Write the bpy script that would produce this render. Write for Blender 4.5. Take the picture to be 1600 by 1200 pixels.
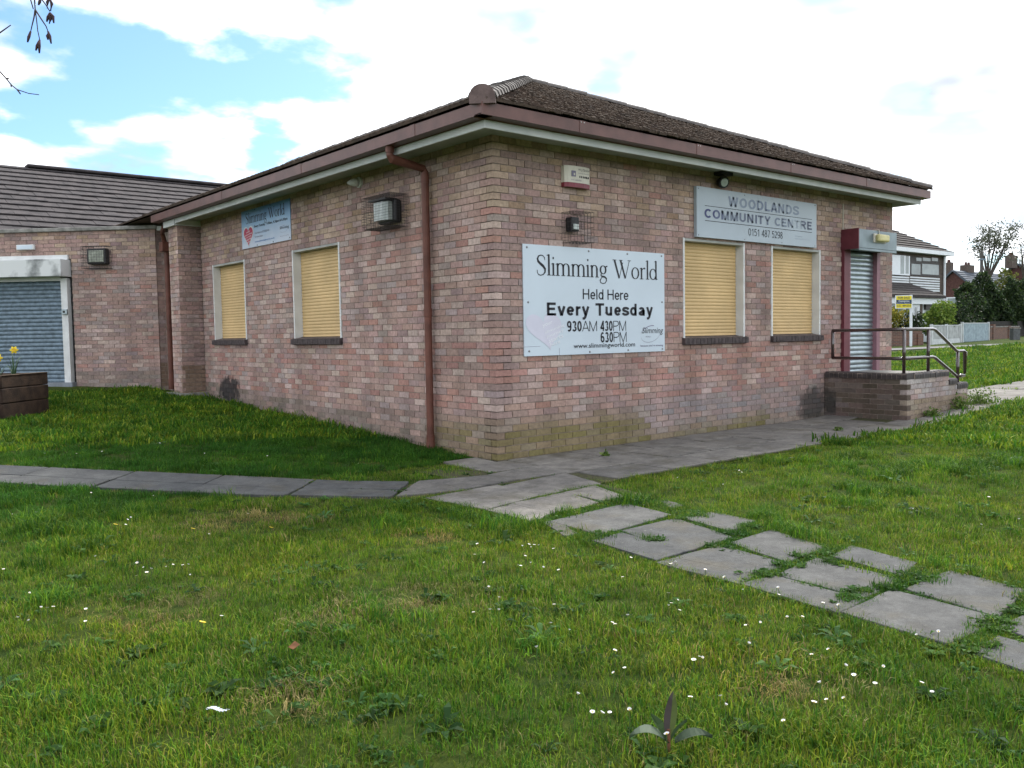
import bpy, bmesh, math, random
import numpy as np
from mathutils import Vector, Matrix, Quaternion

for o in list(bpy.data.objects): bpy.data.objects.remove(o)
S = bpy.context.scene
COL = S.collection
rnd = random.Random(7)

# ------------------------------------------------------------------ camera
CAM_LOC = Vector((-5.860, -7.240, 1.349)); YAW, PITCH, ROLL, FPX = 0.87226, -0.05622, -0.01667, 1370.0
cf = Vector((math.cos(YAW)*math.cos(PITCH), math.sin(YAW)*math.cos(PITCH), math.sin(PITCH)))
cr0 = Vector((math.sin(YAW), -math.cos(YAW), 0)); cu0 = cr0.cross(cf)
cr = math.cos(ROLL)*cr0 + math.sin(ROLL)*cu0; cu = -math.sin(ROLL)*cr0 + math.cos(ROLL)*cu0
cam = bpy.data.cameras.new('camera'); cam.sensor_width = 36; cam.lens = 36*FPX/1600; cam.clip_end = 3000; cam.clip_start = .05
camo = bpy.data.objects.new('camera', cam); COL.objects.link(camo)
camo.matrix_world = Matrix(((cr.x, cu.x, -cf.x, CAM_LOC.x), (cr.y, cu.y, -cf.y, CAM_LOC.y), (cr.z, cu.z, -cf.z, CAM_LOC.z), (0, 0, 0, 1)))
S.camera = camo

# ------------------------------------------------------------------ light
SUN_AZ, SUN_EL = math.radians(24), math.radians(46)       # azimuth from +X towards +Y: behind the hall, to the right
sun = bpy.data.lights.new('sun', 'SUN'); sun.energy = 2.5; sun.angle = math.radians(13); sun.color = (1, .95, .86)
so = bpy.data.objects.new('sun', sun); COL.objects.link(so)
sd = Vector((math.cos(SUN_EL)*math.cos(SUN_AZ), math.cos(SUN_EL)*math.sin(SUN_AZ), math.sin(SUN_EL)))
so.rotation_euler = (-sd).to_track_quat('-Z', 'Y').to_euler(); so.location = (30, 10, 40)
S.view_settings.view_transform = 'Standard'; S.view_settings.look = 'None'; S.view_settings.gamma = 1
S.view_settings.use_curve_mapping = False; S.view_settings.exposure = 1.1

def ray(px, py):
    return cf + cr*((px-800)/FPX) + cu*((600-py)/FPX)
def on(px, py, ax, val):                                  # pixel ray meets an axis plane
    d = ray(px, py); return CAM_LOC + d*((val-CAM_LOC[ax])/d[ax])
def at(px, py, D):                                        # pixel ray at depth D
    return CAM_LOC + ray(px, py)*D

# ------------------------------------------------------------------ world sky
W = bpy.data.worlds.new('World'); S.world = W; W.use_nodes = True
nt = W.node_tree; N = nt.nodes; Lk = nt.links
bg = N['Background']; bg.inputs['Strength'].default_value = 0.1
sky = N.new('ShaderNodeTexSky'); sky.sky_type = 'NISHITA'; sky.sun_disc = False
sky.sun_elevation = SUN_EL; sky.sun_rotation = math.pi/2 - SUN_AZ
tc = N.new('ShaderNodeTexCoord')
sep = N.new('ShaderNodeSeparateXYZ'); Lk.new(tc.outputs['Generated'], sep.inputs[0])
def wmath(op, a, b=None):
    m = N.new('ShaderNodeMath'); m.operation = op
    for i, v in enumerate((a, b)):
        if v is None: continue
        if isinstance(v, (int, float)): m.inputs[i].default_value = v
        else: Lk.new(v, m.inputs[i])
    return m.outputs[0]
zz = wmath('ADD', wmath('MAXIMUM', sep.outputs[2], 0.0), 0.22)
cx_ = wmath('DIVIDE', sep.outputs[0], zz); cy_ = wmath('DIVIDE', sep.outputs[1], zz)
comb = N.new('ShaderNodeCombineXYZ'); Lk.new(cx_, comb.inputs[0]); Lk.new(cy_, comb.inputs[1])
noi = N.new('ShaderNodeTexNoise'); noi.inputs['Scale'].default_value = 3.4; noi.inputs['Detail'].default_value = 7; noi.inputs['Roughness'].default_value = .52
mp = N.new('ShaderNodeMapping'); mp.inputs['Location'].default_value = (3.1, 7.7, 0)
Lk.new(comb.outputs[0], mp.inputs[0]); Lk.new(mp.outputs[0], noi.inputs['Vector'])
def gap(px, py, lo, hi):                                  # an opening in the clouds round this direction
    d = ray(px, py).normalized()
    dp = N.new('ShaderNodeVectorMath'); dp.operation = 'DOT_PRODUCT'; dp.inputs[1].default_value = d
    nm = N.new('ShaderNodeVectorMath'); nm.operation = 'NORMALIZE'; Lk.new(tc.outputs['Generated'], nm.inputs[0]); Lk.new(nm.outputs[0], dp.inputs[0])
    mr = N.new('ShaderNodeMapRange'); mr.interpolation_type = 'SMOOTHSTEP'
    mr.inputs[1].default_value = math.cos(math.radians(hi)); mr.inputs[2].default_value = math.cos(math.radians(lo)); Lk.new(dp.outputs['Value'], mr.inputs[0])
    return mr.outputs[0]
g1 = gap(300, 90, 3.0, 13.0); g2 = gap(60, 170, 1.0, 9); g3 = gap(-500, -300, 4, 16)
hole = wmath('MAXIMUM', wmath('MAXIMUM', g1, wmath('MULTIPLY', g2, .85)), wmath('MULTIPLY', g3, .8))
cov = wmath('SUBTRACT', wmath('ADD', wmath('MULTIPLY', wmath('SUBTRACT', noi.outputs['Fac'], .5), 1.35), .67), wmath('MULTIPLY', hole, .24))
cr_ = N.new('ShaderNodeMapRange'); cr_.interpolation_type = 'SMOOTHSTEP'; cr_.inputs[1].default_value = .39; cr_.inputs[2].default_value = .60; Lk.new(cov, cr_.inputs[0])
n2 = N.new('ShaderNodeTexNoise'); n2.inputs['Scale'].default_value = 1.7; n2.inputs['Detail'].default_value = 4; Lk.new(mp.outputs[0], n2.inputs['Vector'])
cl = N.new('ShaderNodeValToRGB'); cl.color_ramp.elements[0].position = .36; cl.color_ramp.elements[0].color = (3.2, 3.5, 4.0, 1)
cl.color_ramp.elements[1].position = .53; cl.color_ramp.elements[1].color = (10.2, 10.5, 11.0, 1); Lk.new(n2.outputs['Fac'], cl.inputs[0])
mx = N.new('ShaderNodeMixRGB'); Lk.new(cr_.outputs[0], mx.inputs[0])
sb = N.new('ShaderNodeMixRGB'); sb.blend_type = 'MULTIPLY'; sb.inputs[0].default_value = 1; sb.inputs[2].default_value = (.68, .88, 1.08, 1)
Lk.new(sky.outputs[0], sb.inputs[1]); Lk.new(sb.outputs[0], mx.inputs[1]); Lk.new(cl.outputs[0], mx.inputs[2]); Lk.new(mx.outputs[0], bg.inputs['Color'])

# ------------------------------------------------------------------ helpers
WLOC = {}
def tag(o, label=None, cat=None, group=None, kind=None):
    if label: o['label'] = label
    if cat: o['category'] = cat
    if group: o['group'] = group
    if kind: o['kind'] = kind
    return o
def reg(o, loc, parent):
    COL.objects.link(o); o.location = loc; WLOC[o.name] = Vector(loc)
    if parent is not None:
        o.parent = parent; o.matrix_parent_inverse = Matrix.Translation(-WLOC[parent.name])
    return o
def empty(name, loc, label, cat, group=None, parent=None):
    o = bpy.data.objects.new(name, None); o.empty_display_size = .2
    reg(o, loc, parent); return tag(o, label, cat, group)
class Frame:
    def __init__(s, o, u, n): s.o = Vector((o[0], o[1], 0)); s.u = Vector((u[0], u[1], 0)); s.n = Vector((n[0], n[1], 0)); s.ang = math.atan2(u[1], u[0])
    def p(s, u, n, z): return s.o + s.u*u + s.n*n + Vector((0, 0, z))
class MB:
    def __init__(s): s.v = []; s.f = []; s.c = []
    def face(s, pts, col=None):
        b = len(s.v); s.v += [tuple(p) for p in pts]; s.f.append(tuple(range(b, b+len(pts)))); s.c.append(col)
    def hexa(s, p, col=None, skip=()):                    # 8 points: bottom ring 0-3, top ring 4-7
        b = len(s.v); s.v += [tuple(q) for q in p]
        for i, f in enumerate(((3, 2, 1, 0), (4, 5, 6, 7), (0, 1, 5, 4), (1, 2, 6, 5), (2, 3, 7, 6), (3, 0, 4, 7))):
            if i in skip: continue
            s.f.append(tuple(b+k for k in f)); s.c.append(col)
    def box(s, x0, x1, y0, y1, z0, z1, col=None):
        s.hexa([(x0, y0, z0), (x1, y0, z0), (x1, y1, z0), (x0, y1, z0), (x0, y0, z1), (x1, y0, z1), (x1, y1, z1), (x0, y1, z1)], col)
    def fbox(s, F, u0, u1, n0, n1, z0, z1, col=None):
        s.hexa([F.p(u0, n0, z0), F.p(u1, n0, z0), F.p(u1, n1, z0), F.p(u0, n1, z0), F.p(u0, n0, z1), F.p(u1, n0, z1), F.p(u1, n1, z1), F.p(u0, n1, z1)], col)
    def prism(s, poly, d, col=None):                      # poly: list of 3D points, extruded by vector d
        n = len(poly); d = Vector(d); a = [Vector(p) for p in poly]; b = [p+d for p in a]
        s.face(a[::-1], col); s.face(b, col)
        for i in range(n): s.face([a[i], a[(i+1) % n], b[(i+1) % n], b[i]], col)
    def tube(s, path, r, n=8, caps=True, col=None):
        path = [Vector(p) for p in path]; rr = r if isinstance(r, (list, tuple)) else [r]*len(path); rings = []
        up = Vector((0, 0, 1))
        for i, p in enumerate(path):
            t = (path[min(i+1, len(path)-1)] - path[max(i-1, 0)]).normalized()
            x = t.cross(up)
            if x.length < .1: x = t.cross(Vector((1, 0, 0)))
            x.normalize(); y = x.cross(t); b = len(s.v); k = 1.0
            if 0 < i < len(path)-1:
                c_ = (path[i]-path[i-1]).normalized().dot(t); k = 1/max(c_, .5)
            s.v += [tuple(p + (x*math.cos(2*math.pi*j/n) + y*math.sin(2*math.pi*j/n))*rr[i]*(1+(k-1)*.5)) for j in range(n)]; rings.append(b)
        for a, b in zip(rings, rings[1:]):
            for j in range(n): s.f.append((a+j, a+(j+1) % n, b+(j+1) % n, b+j)); s.c.append(col)
        if caps:
            s.f.append(tuple(rings[0]+j for j in range(n))[::-1]); s.c.append(col); s.f.append(tuple(rings[-1]+j for j in range(n))); s.c.append(col)
    def lathe(s, base, axis, prof, n=16, col=None):       # prof: (distance along axis, radius)
        base = Vector(base); axis = Vector(axis).normalized(); x = axis.cross(Vector((0, 0, 1)))
        if x.length < .1: x = axis.cross(Vector((1, 0, 0)))
        x.normalize(); y = axis.cross(x); rings = []
        for h, r in prof:
            rings.append(len(s.v)); s.v += [tuple(base+axis*h+(x*math.cos(2*math.pi*j/n)+y*math.sin(2*math.pi*j/n))*r) for j in range(n)]
        for a, b in zip(rings, rings[1:]):
            for j in range(n): s.f.append((a+j, a+(j+1) % n, b+(j+1) % n, b+j)); s.c.append(col)
        s.f.append(tuple(rings[0]+j for j in range(n))); s.c.append(col); s.f.append(tuple(rings[-1]+j for j in range(n))); s.c.append(col)
    def mesh(s, name, off=(0, 0, 0), smooth=False, recalc=True):
        off = Vector(off); me = bpy.data.meshes.new(name); me.from_pydata([tuple(Vector(v)-off) for v in s.v], [], s.f); me.update()
        if recalc:
            bm = bmesh.new(); bm.from_mesh(me); bmesh.ops.recalc_face_normals(bm, faces=bm.faces); bm.to_mesh(me); bm.free()
        if any(c is not None for c in s.c):
            a = me.color_attributes.new('bcol', 'FLOAT_COLOR', 'CORNER'); arr = []
            for f, c in zip(s.f, s.c): arr += [(*(c or (.3, .3, .3)), 1)]*len(f)
            a.data.foreach_set('color', np.array(arr, np.float32).ravel())
        if smooth: me.polygons.foreach_set('use_smooth', [True]*len(me.polygons))
        return me
    def build(s, name, mat, parent=None, smooth=False, recalc=True, loc=None):
        a = np.array(s.v); c = Vector(((a[:, 0].min()+a[:, 0].max())/2, (a[:, 1].min()+a[:, 1].max())/2, a[:, 2].min())) if loc is None else Vector(loc)
        o = bpy.data.objects.new(name, s.mesh(name, c, smooth, recalc)); o.data.materials.append(mat)
        return reg(o, c, parent)
def inst(name, me, M, parent):                            # an object of shared mesh at world matrix M
    o = bpy.data.objects.new(name, me); COL.objects.link(o); WLOC[o.name] = M.translation.copy()
    o.matrix_basis = M
    if parent is not None: o.parent = parent; o.matrix_parent_inverse = Matrix.Translation(-WLOC[parent.name])
    return o
def bev(o, w=.004, seg=2):
    m = o.modifiers.new('bevel', 'BEVEL'); m.width = w; m.segments = seg; m.limit_method = 'ANGLE'; return o

# ------------------------------------------------------------------ materials
def nodes(name):
    m = bpy.data.materials.new(name); m.use_nodes = True; t = m.node_tree; return m, t, t.nodes, t.links, t.nodes['Principled BSDF']
def mat(name, col, rough=.8, var=.12, scale=6., bump=0., metal=0., spec=.3, bscale=None, detail=5, col2=None, lo=.35, hi=.65, coat=0):
    m, t, n, l, b = nodes(name)
    g = n.new('ShaderNodeNewGeometry'); no = n.new('ShaderNodeTexNoise'); no.inputs['Scale'].default_value = scale; no.inputs['Detail'].default_value = detail
    l.new(g.outputs['Position'], no.inputs['Vector'])
    r = n.new('ShaderNodeValToRGB'); r.color_ramp.elements[0].position = lo; r.color_ramp.elements[1].position = hi
    c2 = col2 or [c*(1+var) for c in col]; c1 = col if col2 else [c*(1-var) for c in col]
    r.color_ramp.elements[0].color = (*c1, 1); r.color_ramp.elements[1].color = (*c2, 1)
    l.new(no.outputs['Fac'], r.inputs[0]); l.new(r.outputs[0], b.inputs['Base Color'])
    b.inputs['Roughness'].default_value = rough; b.inputs['Metallic'].default_value = metal; b.inputs['Specular IOR Level'].default_value = spec
    if coat: b.inputs['Coat Weight'].default_value = coat
    if bump:
        n2 = n.new('ShaderNodeTexNoise'); n2.inputs['Scale'].default_value = bscale or scale*6; n2.inputs['Detail'].default_value = 6; l.new(g.outputs['Position'], n2.inputs['Vector'])
        bp = n.new('ShaderNodeBump'); bp.inputs['Strength'].default_value = bump; bp.inputs['Distance'].default_value = .01; l.new(n2.outputs['Fac'], bp.inputs['Height']); l.new(bp.outputs[0], b.inputs['Normal'])
    return m
def brick_mat(name, src, dirt=True):
    m, t, n, l, b = nodes(name)
    if src == 'obj': c = n.new('ShaderNodeObjectInfo').outputs['Color']
    else:
        a = n.new('ShaderNodeAttribute'); a.attribute_name = 'bcol'; c = a.outputs['Color']
    g = n.new('ShaderNodeNewGeometry')
    no = n.new('ShaderNodeTexNoise'); no.inputs['Scale'].default_value = 26; no.inputs['Detail'].default_value = 7; no.inputs['Roughness'].default_value = .65; l.new(g.outputs['Position'], no.inputs['Vector'])
    r = n.new('ShaderNodeMapRange'); r.inputs[1].default_value = .28; r.inputs[2].default_value = .72; r.inputs[3].default_value = .70; r.inputs[4].default_value = 1.28; l.new(no.outputs['Fac'], r.inputs[0])
    big = n.new('ShaderNodeTexNoise'); big.inputs['Scale'].default_value = 1.3; big.inputs['Detail'].default_value = 6; l.new(g.outputs['Position'], big.inputs['Vector'])
    rb = n.new('ShaderNodeMapRange'); rb.inputs[1].default_value = .3; rb.inputs[2].default_value = .7; rb.inputs[3].default_value = .86; rb.inputs[4].default_value = 1.12; l.new(big.outputs['Fac'], rb.inputs[0])
    smp = n.new('ShaderNodeMapping'); smp.inputs['Scale'].default_value = (3.2, 3.2, .28); l.new(g.outputs['Position'], smp.inputs[0]); sno = n.new('ShaderNodeTexNoise'); sno.inputs['Scale'].default_value = 1; sno.inputs['Detail'].default_value = 6; l.new(smp.outputs[0], sno.inputs['Vector'])
    rs_ = n.new('ShaderNodeMapRange'); rs_.inputs[1].default_value = .32; rs_.inputs[2].default_value = .62; rs_.inputs[3].default_value = .80; rs_.inputs[4].default_value = 1.06; l.new(sno.outputs['Fac'], rs_.inputs[0])
    mu0 = n.new('ShaderNodeMath'); mu0.operation = 'MULTIPLY'; l.new(r.outputs[0], mu0.inputs[0]); l.new(rs_.outputs[0], mu0.inputs[1])
    mu = n.new('ShaderNodeMath'); mu.operation = 'MULTIPLY'; l.new(mu0.outputs[0], mu.inputs[0]); l.new(rb.outputs[0], mu.inputs[1])
    x = n.new('ShaderNodeVectorMath'); x.operation = 'SCALE'; l.new(c, x.inputs[0]); l.new(mu.outputs[0], x.inputs['Scale'])
    out = stain(n, l, g, x.outputs[0]) if dirt else x.outputs[0]
    l.new(out, b.inputs['Base Color']); b.inputs['Roughness'].default_value = .88; b.inputs['Specular IOR Level'].default_value = .2
    bp = n.new('ShaderNodeBump'); bp.inputs['Strength'].default_value = .5; bp.inputs['Distance'].default_value = .006; l.new(no.outputs['Fac'], bp.inputs['Height']); l.new(bp.outputs[0], b.inputs['Normal'])
    return m
def stain(n, l, g, col):
    # soot patch on the side wall, dark patch low on the front wall by the landing: marks with a shape of their own
    s = n.new('ShaderNodeSeparateXYZ'); l.new(g.outputs['Position'], s.inputs[0])
    nz = n.new('ShaderNodeTexNoise'); nz.inputs['Scale'].default_value = 7; nz.inputs['Detail'].default_value = 6; l.new(g.outputs['Position'], nz.inputs['Vector'])
    def M(op, a, b=None, c=None):
        k = n.new('ShaderNodeMath'); k.operation = op
        for i, v in enumerate((a, b, c)):
            if v is None: continue
            if isinstance(v, (int, float)): k.inputs[i].default_value = v
            else: l.new(v, k.inputs[i])
        return k.outputs[0]
    def smooth(v, a, b):
        r = n.new('ShaderNodeMapRange'); r.interpolation_type = 'SMOOTHSTEP'; r.inputs[1].default_value = a; r.inputs[2].default_value = b; l.new(v, r.inputs[0]); return r.outputs[0]
    def mixc(f, a, c):
        k = n.new('ShaderNodeMixRGB'); l.new(f, k.inputs[0]); l.new(a, k.inputs[1]); k.inputs[2].default_value = (*c, 1); return k.outputs[0]
    dy = M('DIVIDE', M('SUBTRACT', s.outputs[1], 7.2), .48); dz = M('DIVIDE', M('SUBTRACT', s.outputs[2], .50), .24)
    d = M('ADD', M('ADD', M('MULTIPLY', dy, dy), M('MULTIPLY', dz, dz)), M('MULTIPLY', M('SUBTRACT', nz.outputs['Fac'], .5), 2.2))
    blk = M('MULTIPLY', smooth(d, 1.15, .45), M('LESS_THAN', M('ABSOLUTE', s.outputs[0]), .2))
    col = mixc(M('MULTIPLY', blk, .9), col, (.02, .02, .022))
    dx = M('DIVIDE', M('SUBTRACT', s.outputs[0], 6.2), .5); dz = M('DIVIDE', M('SUBTRACT', s.outputs[2], .22), .28)
    d = M('ADD', M('ADD', M('MULTIPLY', dx, dx), M('MULTIPLY', dz, dz)), M('MULTIPLY', M('SUBTRACT', nz.outputs['Fac'], .5), 2.0))
    blk = M('MULTIPLY', smooth(d, 1.2, .3), M('LESS_THAN', M('ABSOLUTE', s.outputs[1]), .2))
    col = mixc(M('MULTIPLY', blk, .75), col, (.035, .036, .035))
    return col
M_brick_o = brick_mat('brick_single', 'obj'); M_brick = brick_mat('brick', 'attr'); M_brick_far = brick_mat('brick_far', 'attr', False)
M_mortar = mat('mortar', (.265, .215, .185), .95, .25, 14, .3)
def stain_mat(m):
    n, l = m.node_tree.nodes, m.node_tree.links; b = n['Principled BSDF']; src = b.inputs['Base Color'].links[0].from_socket; g = n.new('ShaderNodeNewGeometry'); l.new(stain(n, l, g, src), b.inputs['Base Color'])
stain_mat(M_mortar)
M_white = mat('white_paint', (.62, .63, .63), .5, .08, 5); M_fascia = mat('fascia_paint', (.50, .53, .53), .55, .14, 3.5, col2=(.60, .62, .61))
M_soffit = mat('soffit', (.36, .37, .35), .8, .15, 3)
M_gutter = mat('gutter_brown', (.112, .050, .041), .42, .18, 5, spec=.4); M_pipe = mat('pipe_brown', (.125, .048, .034), .5, .25, 5)
M_yellow = mat('shutter_yellow', (.57, .405, .20), .6, .10, 2.2); M_yellow.node_tree.nodes['Principled BSDF'].inputs['Specular IOR Level'].default_value = .35
M_galv = mat('galvanised', (.31, .365, .39), .33, .12, 9, metal=.75); M_galv2 = mat('galvanised_worn', (.15, .20, .245), .5, .25, 12, metal=.35)
M_maroon = mat('maroon_paint', (.13, .032, .043), .45, .15, 6); M_pink = mat('faded_maroon', (.235, .12, .145), .5, .1, 6)
M_sill = mat('sill_brick', (.060, .047, .048), .7, .35, 18, .3)
M_tile = mat('roof_tile', (.058, .042, .036), .9, .5, 5, .6, bscale=60, col2=(.105, .075, .058)); M_tile2 = mat('wing_tile', (.036, .033, .036), .9, .3, 5, .5, bscale=60, col2=(.066, .058, .060))
M_hip = mat('hip_tile', (.115, .105, .10), .9, .2, 9, .4); M_hipend = mat('hip_end', (.12, .085, .08), .85, .2, 9, .3)
M_moss = mat('moss', (.028, .020, .015), 1, .4, 9, .6, col2=(.066, .046, .033)); M_coping = mat('concrete_coping', (.22, .215, .20), .95, .3, 7, .4)
M_signw = mat('sign_white', (.53, .61, .685), .35, .05, 1.1); M_signs = mat('sign_silver', (.37, .435, .49), .35, .06, 1.5, spec=.4)
M_black = mat('black_print', (.012, .013, .020), .45, .1, 4); M_dark = mat('dark_plastic', (.02, .02, .022), .4, .2, 6)
M_steel = mat('screw_steel', (.22, .22, .23), .4, .1, 8, metal=.6); M_mesh = mat('mesh_wire', (.045, .042, .042), .6, .2, 8)
M_cream = mat('cream_plastic', (.60, .57, .49), .5, .06, 6); M_red = mat('red_lens', (.19, .03, .045), .3, .1, 6); M_lens = mat('lamp_glass', (.42, .47, .45), .15, .12, 14, spec=.6)
M_bulk = mat('bulkhead_yellowed', (.55, .50, .24), .4, .12, 8)
M_rail = mat('rail_paint', (.040, .022, .022), .22, .25, 10, spec=.8, coat=.6); M_cap = mat('bullnose_brick', (.045, .037, .037), .55, .35, 14, .3); 
M_slab = None

# ------------------------------------------------------------------ terrain
XS = [(6, 0), (8.5, .12), (14, .22), (20, .32), (30, .48), (38, .56), (60, .62), (90, .7), (400, .9)]
def lerp(tab, x):
    if x <= tab[0][0]: return tab[0][1]
    for (a, b), (c, d) in zip(tab, tab[1:]):
        if x <= c: return b + (d-b)*(x-a)/(c-a)
    return tab[-1][1]
def ground_z(x, y):
    w = min(1, max(0, (4.5-x)/5)); return .045*min(max(y, 0), 13)*w + lerp(XS, x)
def onground(px, py):
    z = 0
    for _ in range(6):
        p = on(px, py, 2, z); z = ground_z(p.x, p.y)
    return Vector((p.x, p.y, z))
def axis_vals(rngs):
    out = []
    for a, b, st in rngs:
        n = max(1, int(round((b-a)/st))); out += [a+(b-a)*i/n for i in range(n)]
    return out + [rngs[-1][1]]
gx = axis_vals([(-900, -100, 200), (-100, -20, 20), (-20, -8, 2), (-8, 12, .25), (12, 60, 3), (60, 200, 28), (200, 1200, 250)])
gy = axis_vals([(-900, -100, 200), (-100, -20, 20), (-20, -9, 2), (-9, 14, .25), (14, 50, 3), (50, 200, 30), (200, 1200, 250)])
v = []
rg = random.Random(3)
for y in gy:
    for x in gx: v.append((x, y, ground_z(x, y) - .012 + (rg.uniform(-.008, .004) if -8 < x < 12 and -9 < y < 14 else 0)))
f = []; nx = len(gx)
for j in range(len(gy)-1):
    for i in range(nx-1): f.append((j*nx+i, j*nx+i+1, (j+1)*nx+i+1, (j+1)*nx+i))
me = bpy.data.meshes.new('ground'); me.from_pydata(v, [], f); me.polygons.foreach_set('use_smooth', [True]*len(f))
m, t, n, l, b = nodes('turf')
g = n.new('ShaderNodeNewGeometry')
def tnoise(sc, det=5, rough=.55):
    q = n.new('ShaderNodeTexNoise'); q.inputs['Scale'].default_value = sc; q.inputs['Detail'].default_value = det; q.inputs['Roughness'].default_value = rough; l.new(g.outputs['Position'], q.inputs['Vector']); return q.outputs['Fac']
r1 = n.new('ShaderNodeValToRGB'); e = r1.color_ramp.elements; e[0].position = .34; e[0].color = (.018, .036, .006, 1); e[1].position = .66; e[1].color = (.058, .080, .014, 1)
x_ = r1.color_ramp.elements.new(.8); x_.color = (.10, .085, .035, 1); l.new(tnoise(14, 8, .7), r1.inputs[0])
r2 = n.new('ShaderNodeValToRGB'); e = r2.color_ramp.elements; e[0].position = .35; e[0].color = (.6, .75, .6, 1); e[1].position = .7; e[1].color = (1.35, 1.2, 1.1, 1); l.new(tnoise(.9, 4), r2.inputs[0])
mm = n.new('ShaderNodeMixRGB'); mm.blend_type = 'MULTIPLY'; mm.inputs[0].default_value = 1; l.new(r1.outputs[0], mm.inputs[1]); l.new(r2.outputs[0], mm.inputs[2]); l.new(mm.outputs[0], b.inputs['Base Color'])
b.inputs['Roughness'].default_value = 1; b.inputs['Specular IOR Level'].default_value = .1
bp = n.new('ShaderNodeBump'); bp.inputs['Strength'].default_value = .8; bp.inputs['Distance'].default_value = .03; l.new(tnoise(40, 6, .7), bp.inputs['Height']); l.new(bp.outputs[0], b.inputs['Normal'])
M_turf = m; me.materials.append(m)
go = bpy.data.objects.new('ground', me); reg(go, (0, 0, 0), None); tag(go, 'rough green turf stretching round the brick hall to the far street', kind='structure')

# ------------------------------------------------------------------ paving
m, t, n, l, b = nodes('paving_slab')
g = n.new('ShaderNodeNewGeometry'); oi = n.new('ShaderNodeObjectInfo')
r0 = n.new('ShaderNodeValToRGB'); e = r0.color_ramp.elements; e[0].color = (.052, .056, .060, 1); e[1].color = (.080, .082, .083, 1); x_ = e.new(.55); x_.color = (.065, .068, .070, 1); l.new(oi.outputs['Random'], r0.inputs[0])
r1 = n.new('ShaderNodeValToRGB'); e = r1.color_ramp.elements; e[0].position = .30; e[0].color = (.55, .55, .56, 1); e[1].position = .70; e[1].color = (1.35, 1.32, 1.27, 1); l.new(tnoise(5.0, 8, .72), r1.inputs[0])
mm = n.new('ShaderNodeMixRGB'); mm.blend_type = 'MULTIPLY'; mm.inputs[0].default_value = 1; l.new(r0.outputs[0], mm.inputs[1]); l.new(r1.outputs[0], mm.inputs[2])
r2 = n.new('ShaderNodeValToRGB'); e = r2.color_ramp.elements; e[0].position = .52; e[0].color = (0, 0, 0, 1); e[1].position = .66; e[1].color = (.7, .7, .7, 1); l.new(tnoise(1.9, 6, .6), r2.inputs[0])
m3 = n.new('ShaderNodeMixRGB'); l.new(r2.outputs[0], m3.inputs[0]); l.new(mm.outputs[0], m3.inputs[1]); m3.inputs[2].default_value = (.075, .068, .052, 1)
fine = tnoise(34, 8, .8); r4 = n.new('ShaderNodeMapRange'); r4.inputs[1].default_value = .25; r4.inputs[2].default_value = .75; r4.inputs[3].default_value = .62; r4.inputs[4].default_value = 1.38; l.new(fine, r4.inputs[0])
vs = n.new('ShaderNodeVectorMath'); vs.operation = 'SCALE'; vo = n.new('ShaderNodeTexVoronoi'); vo.inputs['Scale'].default_value = 16; l.new(g.outputs['Position'], vo.inputs['Vector']); lr = n.new('ShaderNodeMapRange'); lr.inputs[1].default_value = .16; lr.inputs[2].default_value = .05; lr.inputs[4].default_value = .55; l.new(vo.outputs['Distance'], lr.inputs[0]); lm = n.new('ShaderNodeMath'); lm.operation = 'MULTIPLY'; l.new(lr.outputs[0], lm.inputs[0]); rq = n.new('ShaderNodeMapRange'); rq.inputs[1].default_value = .5; rq.inputs[2].default_value = .62; l.new(tnoise(3.3, 4), rq.inputs[0]); l.new(rq.outputs[0], lm.inputs[1]); m5 = n.new('ShaderNodeMixRGB'); l.new(lm.outputs[0], m5.inputs[0]); l.new(m3.outputs[0], m5.inputs[1]); m5.inputs[2].default_value = (.21, .21, .19, 1); l.new(m5.outputs[0], vs.inputs[0]); l.new(r4.outputs[0], vs.inputs['Scale']); l.new(vs.outputs[0], b.inputs['Base Color'])
b.inputs['Roughness'].default_value = .82; b.inputs['Specular IOR Level'].default_value = .25
bp = n.new('ShaderNodeBump'); bp.inputs['Strength'].default_value = .5; bp.inputs['Distance'].default_value = .008; l.new(fine, bp.inputs['Height']); l.new(bp.outputs[0], b.inputs['Normal'])
M_slab = m
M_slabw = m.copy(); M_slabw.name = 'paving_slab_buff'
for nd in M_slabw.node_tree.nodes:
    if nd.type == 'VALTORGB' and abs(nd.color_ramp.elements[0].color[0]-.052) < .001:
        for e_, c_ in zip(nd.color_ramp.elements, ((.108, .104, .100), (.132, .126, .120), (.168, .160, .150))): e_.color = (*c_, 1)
M_soil = mat('soil_joint', (.035, .032, .018), 1, .5, 20, .6, col2=(.055, .060, .022))
SLABS = []                                                # 2D outlines, used to keep turf off them
path_root = None
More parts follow.
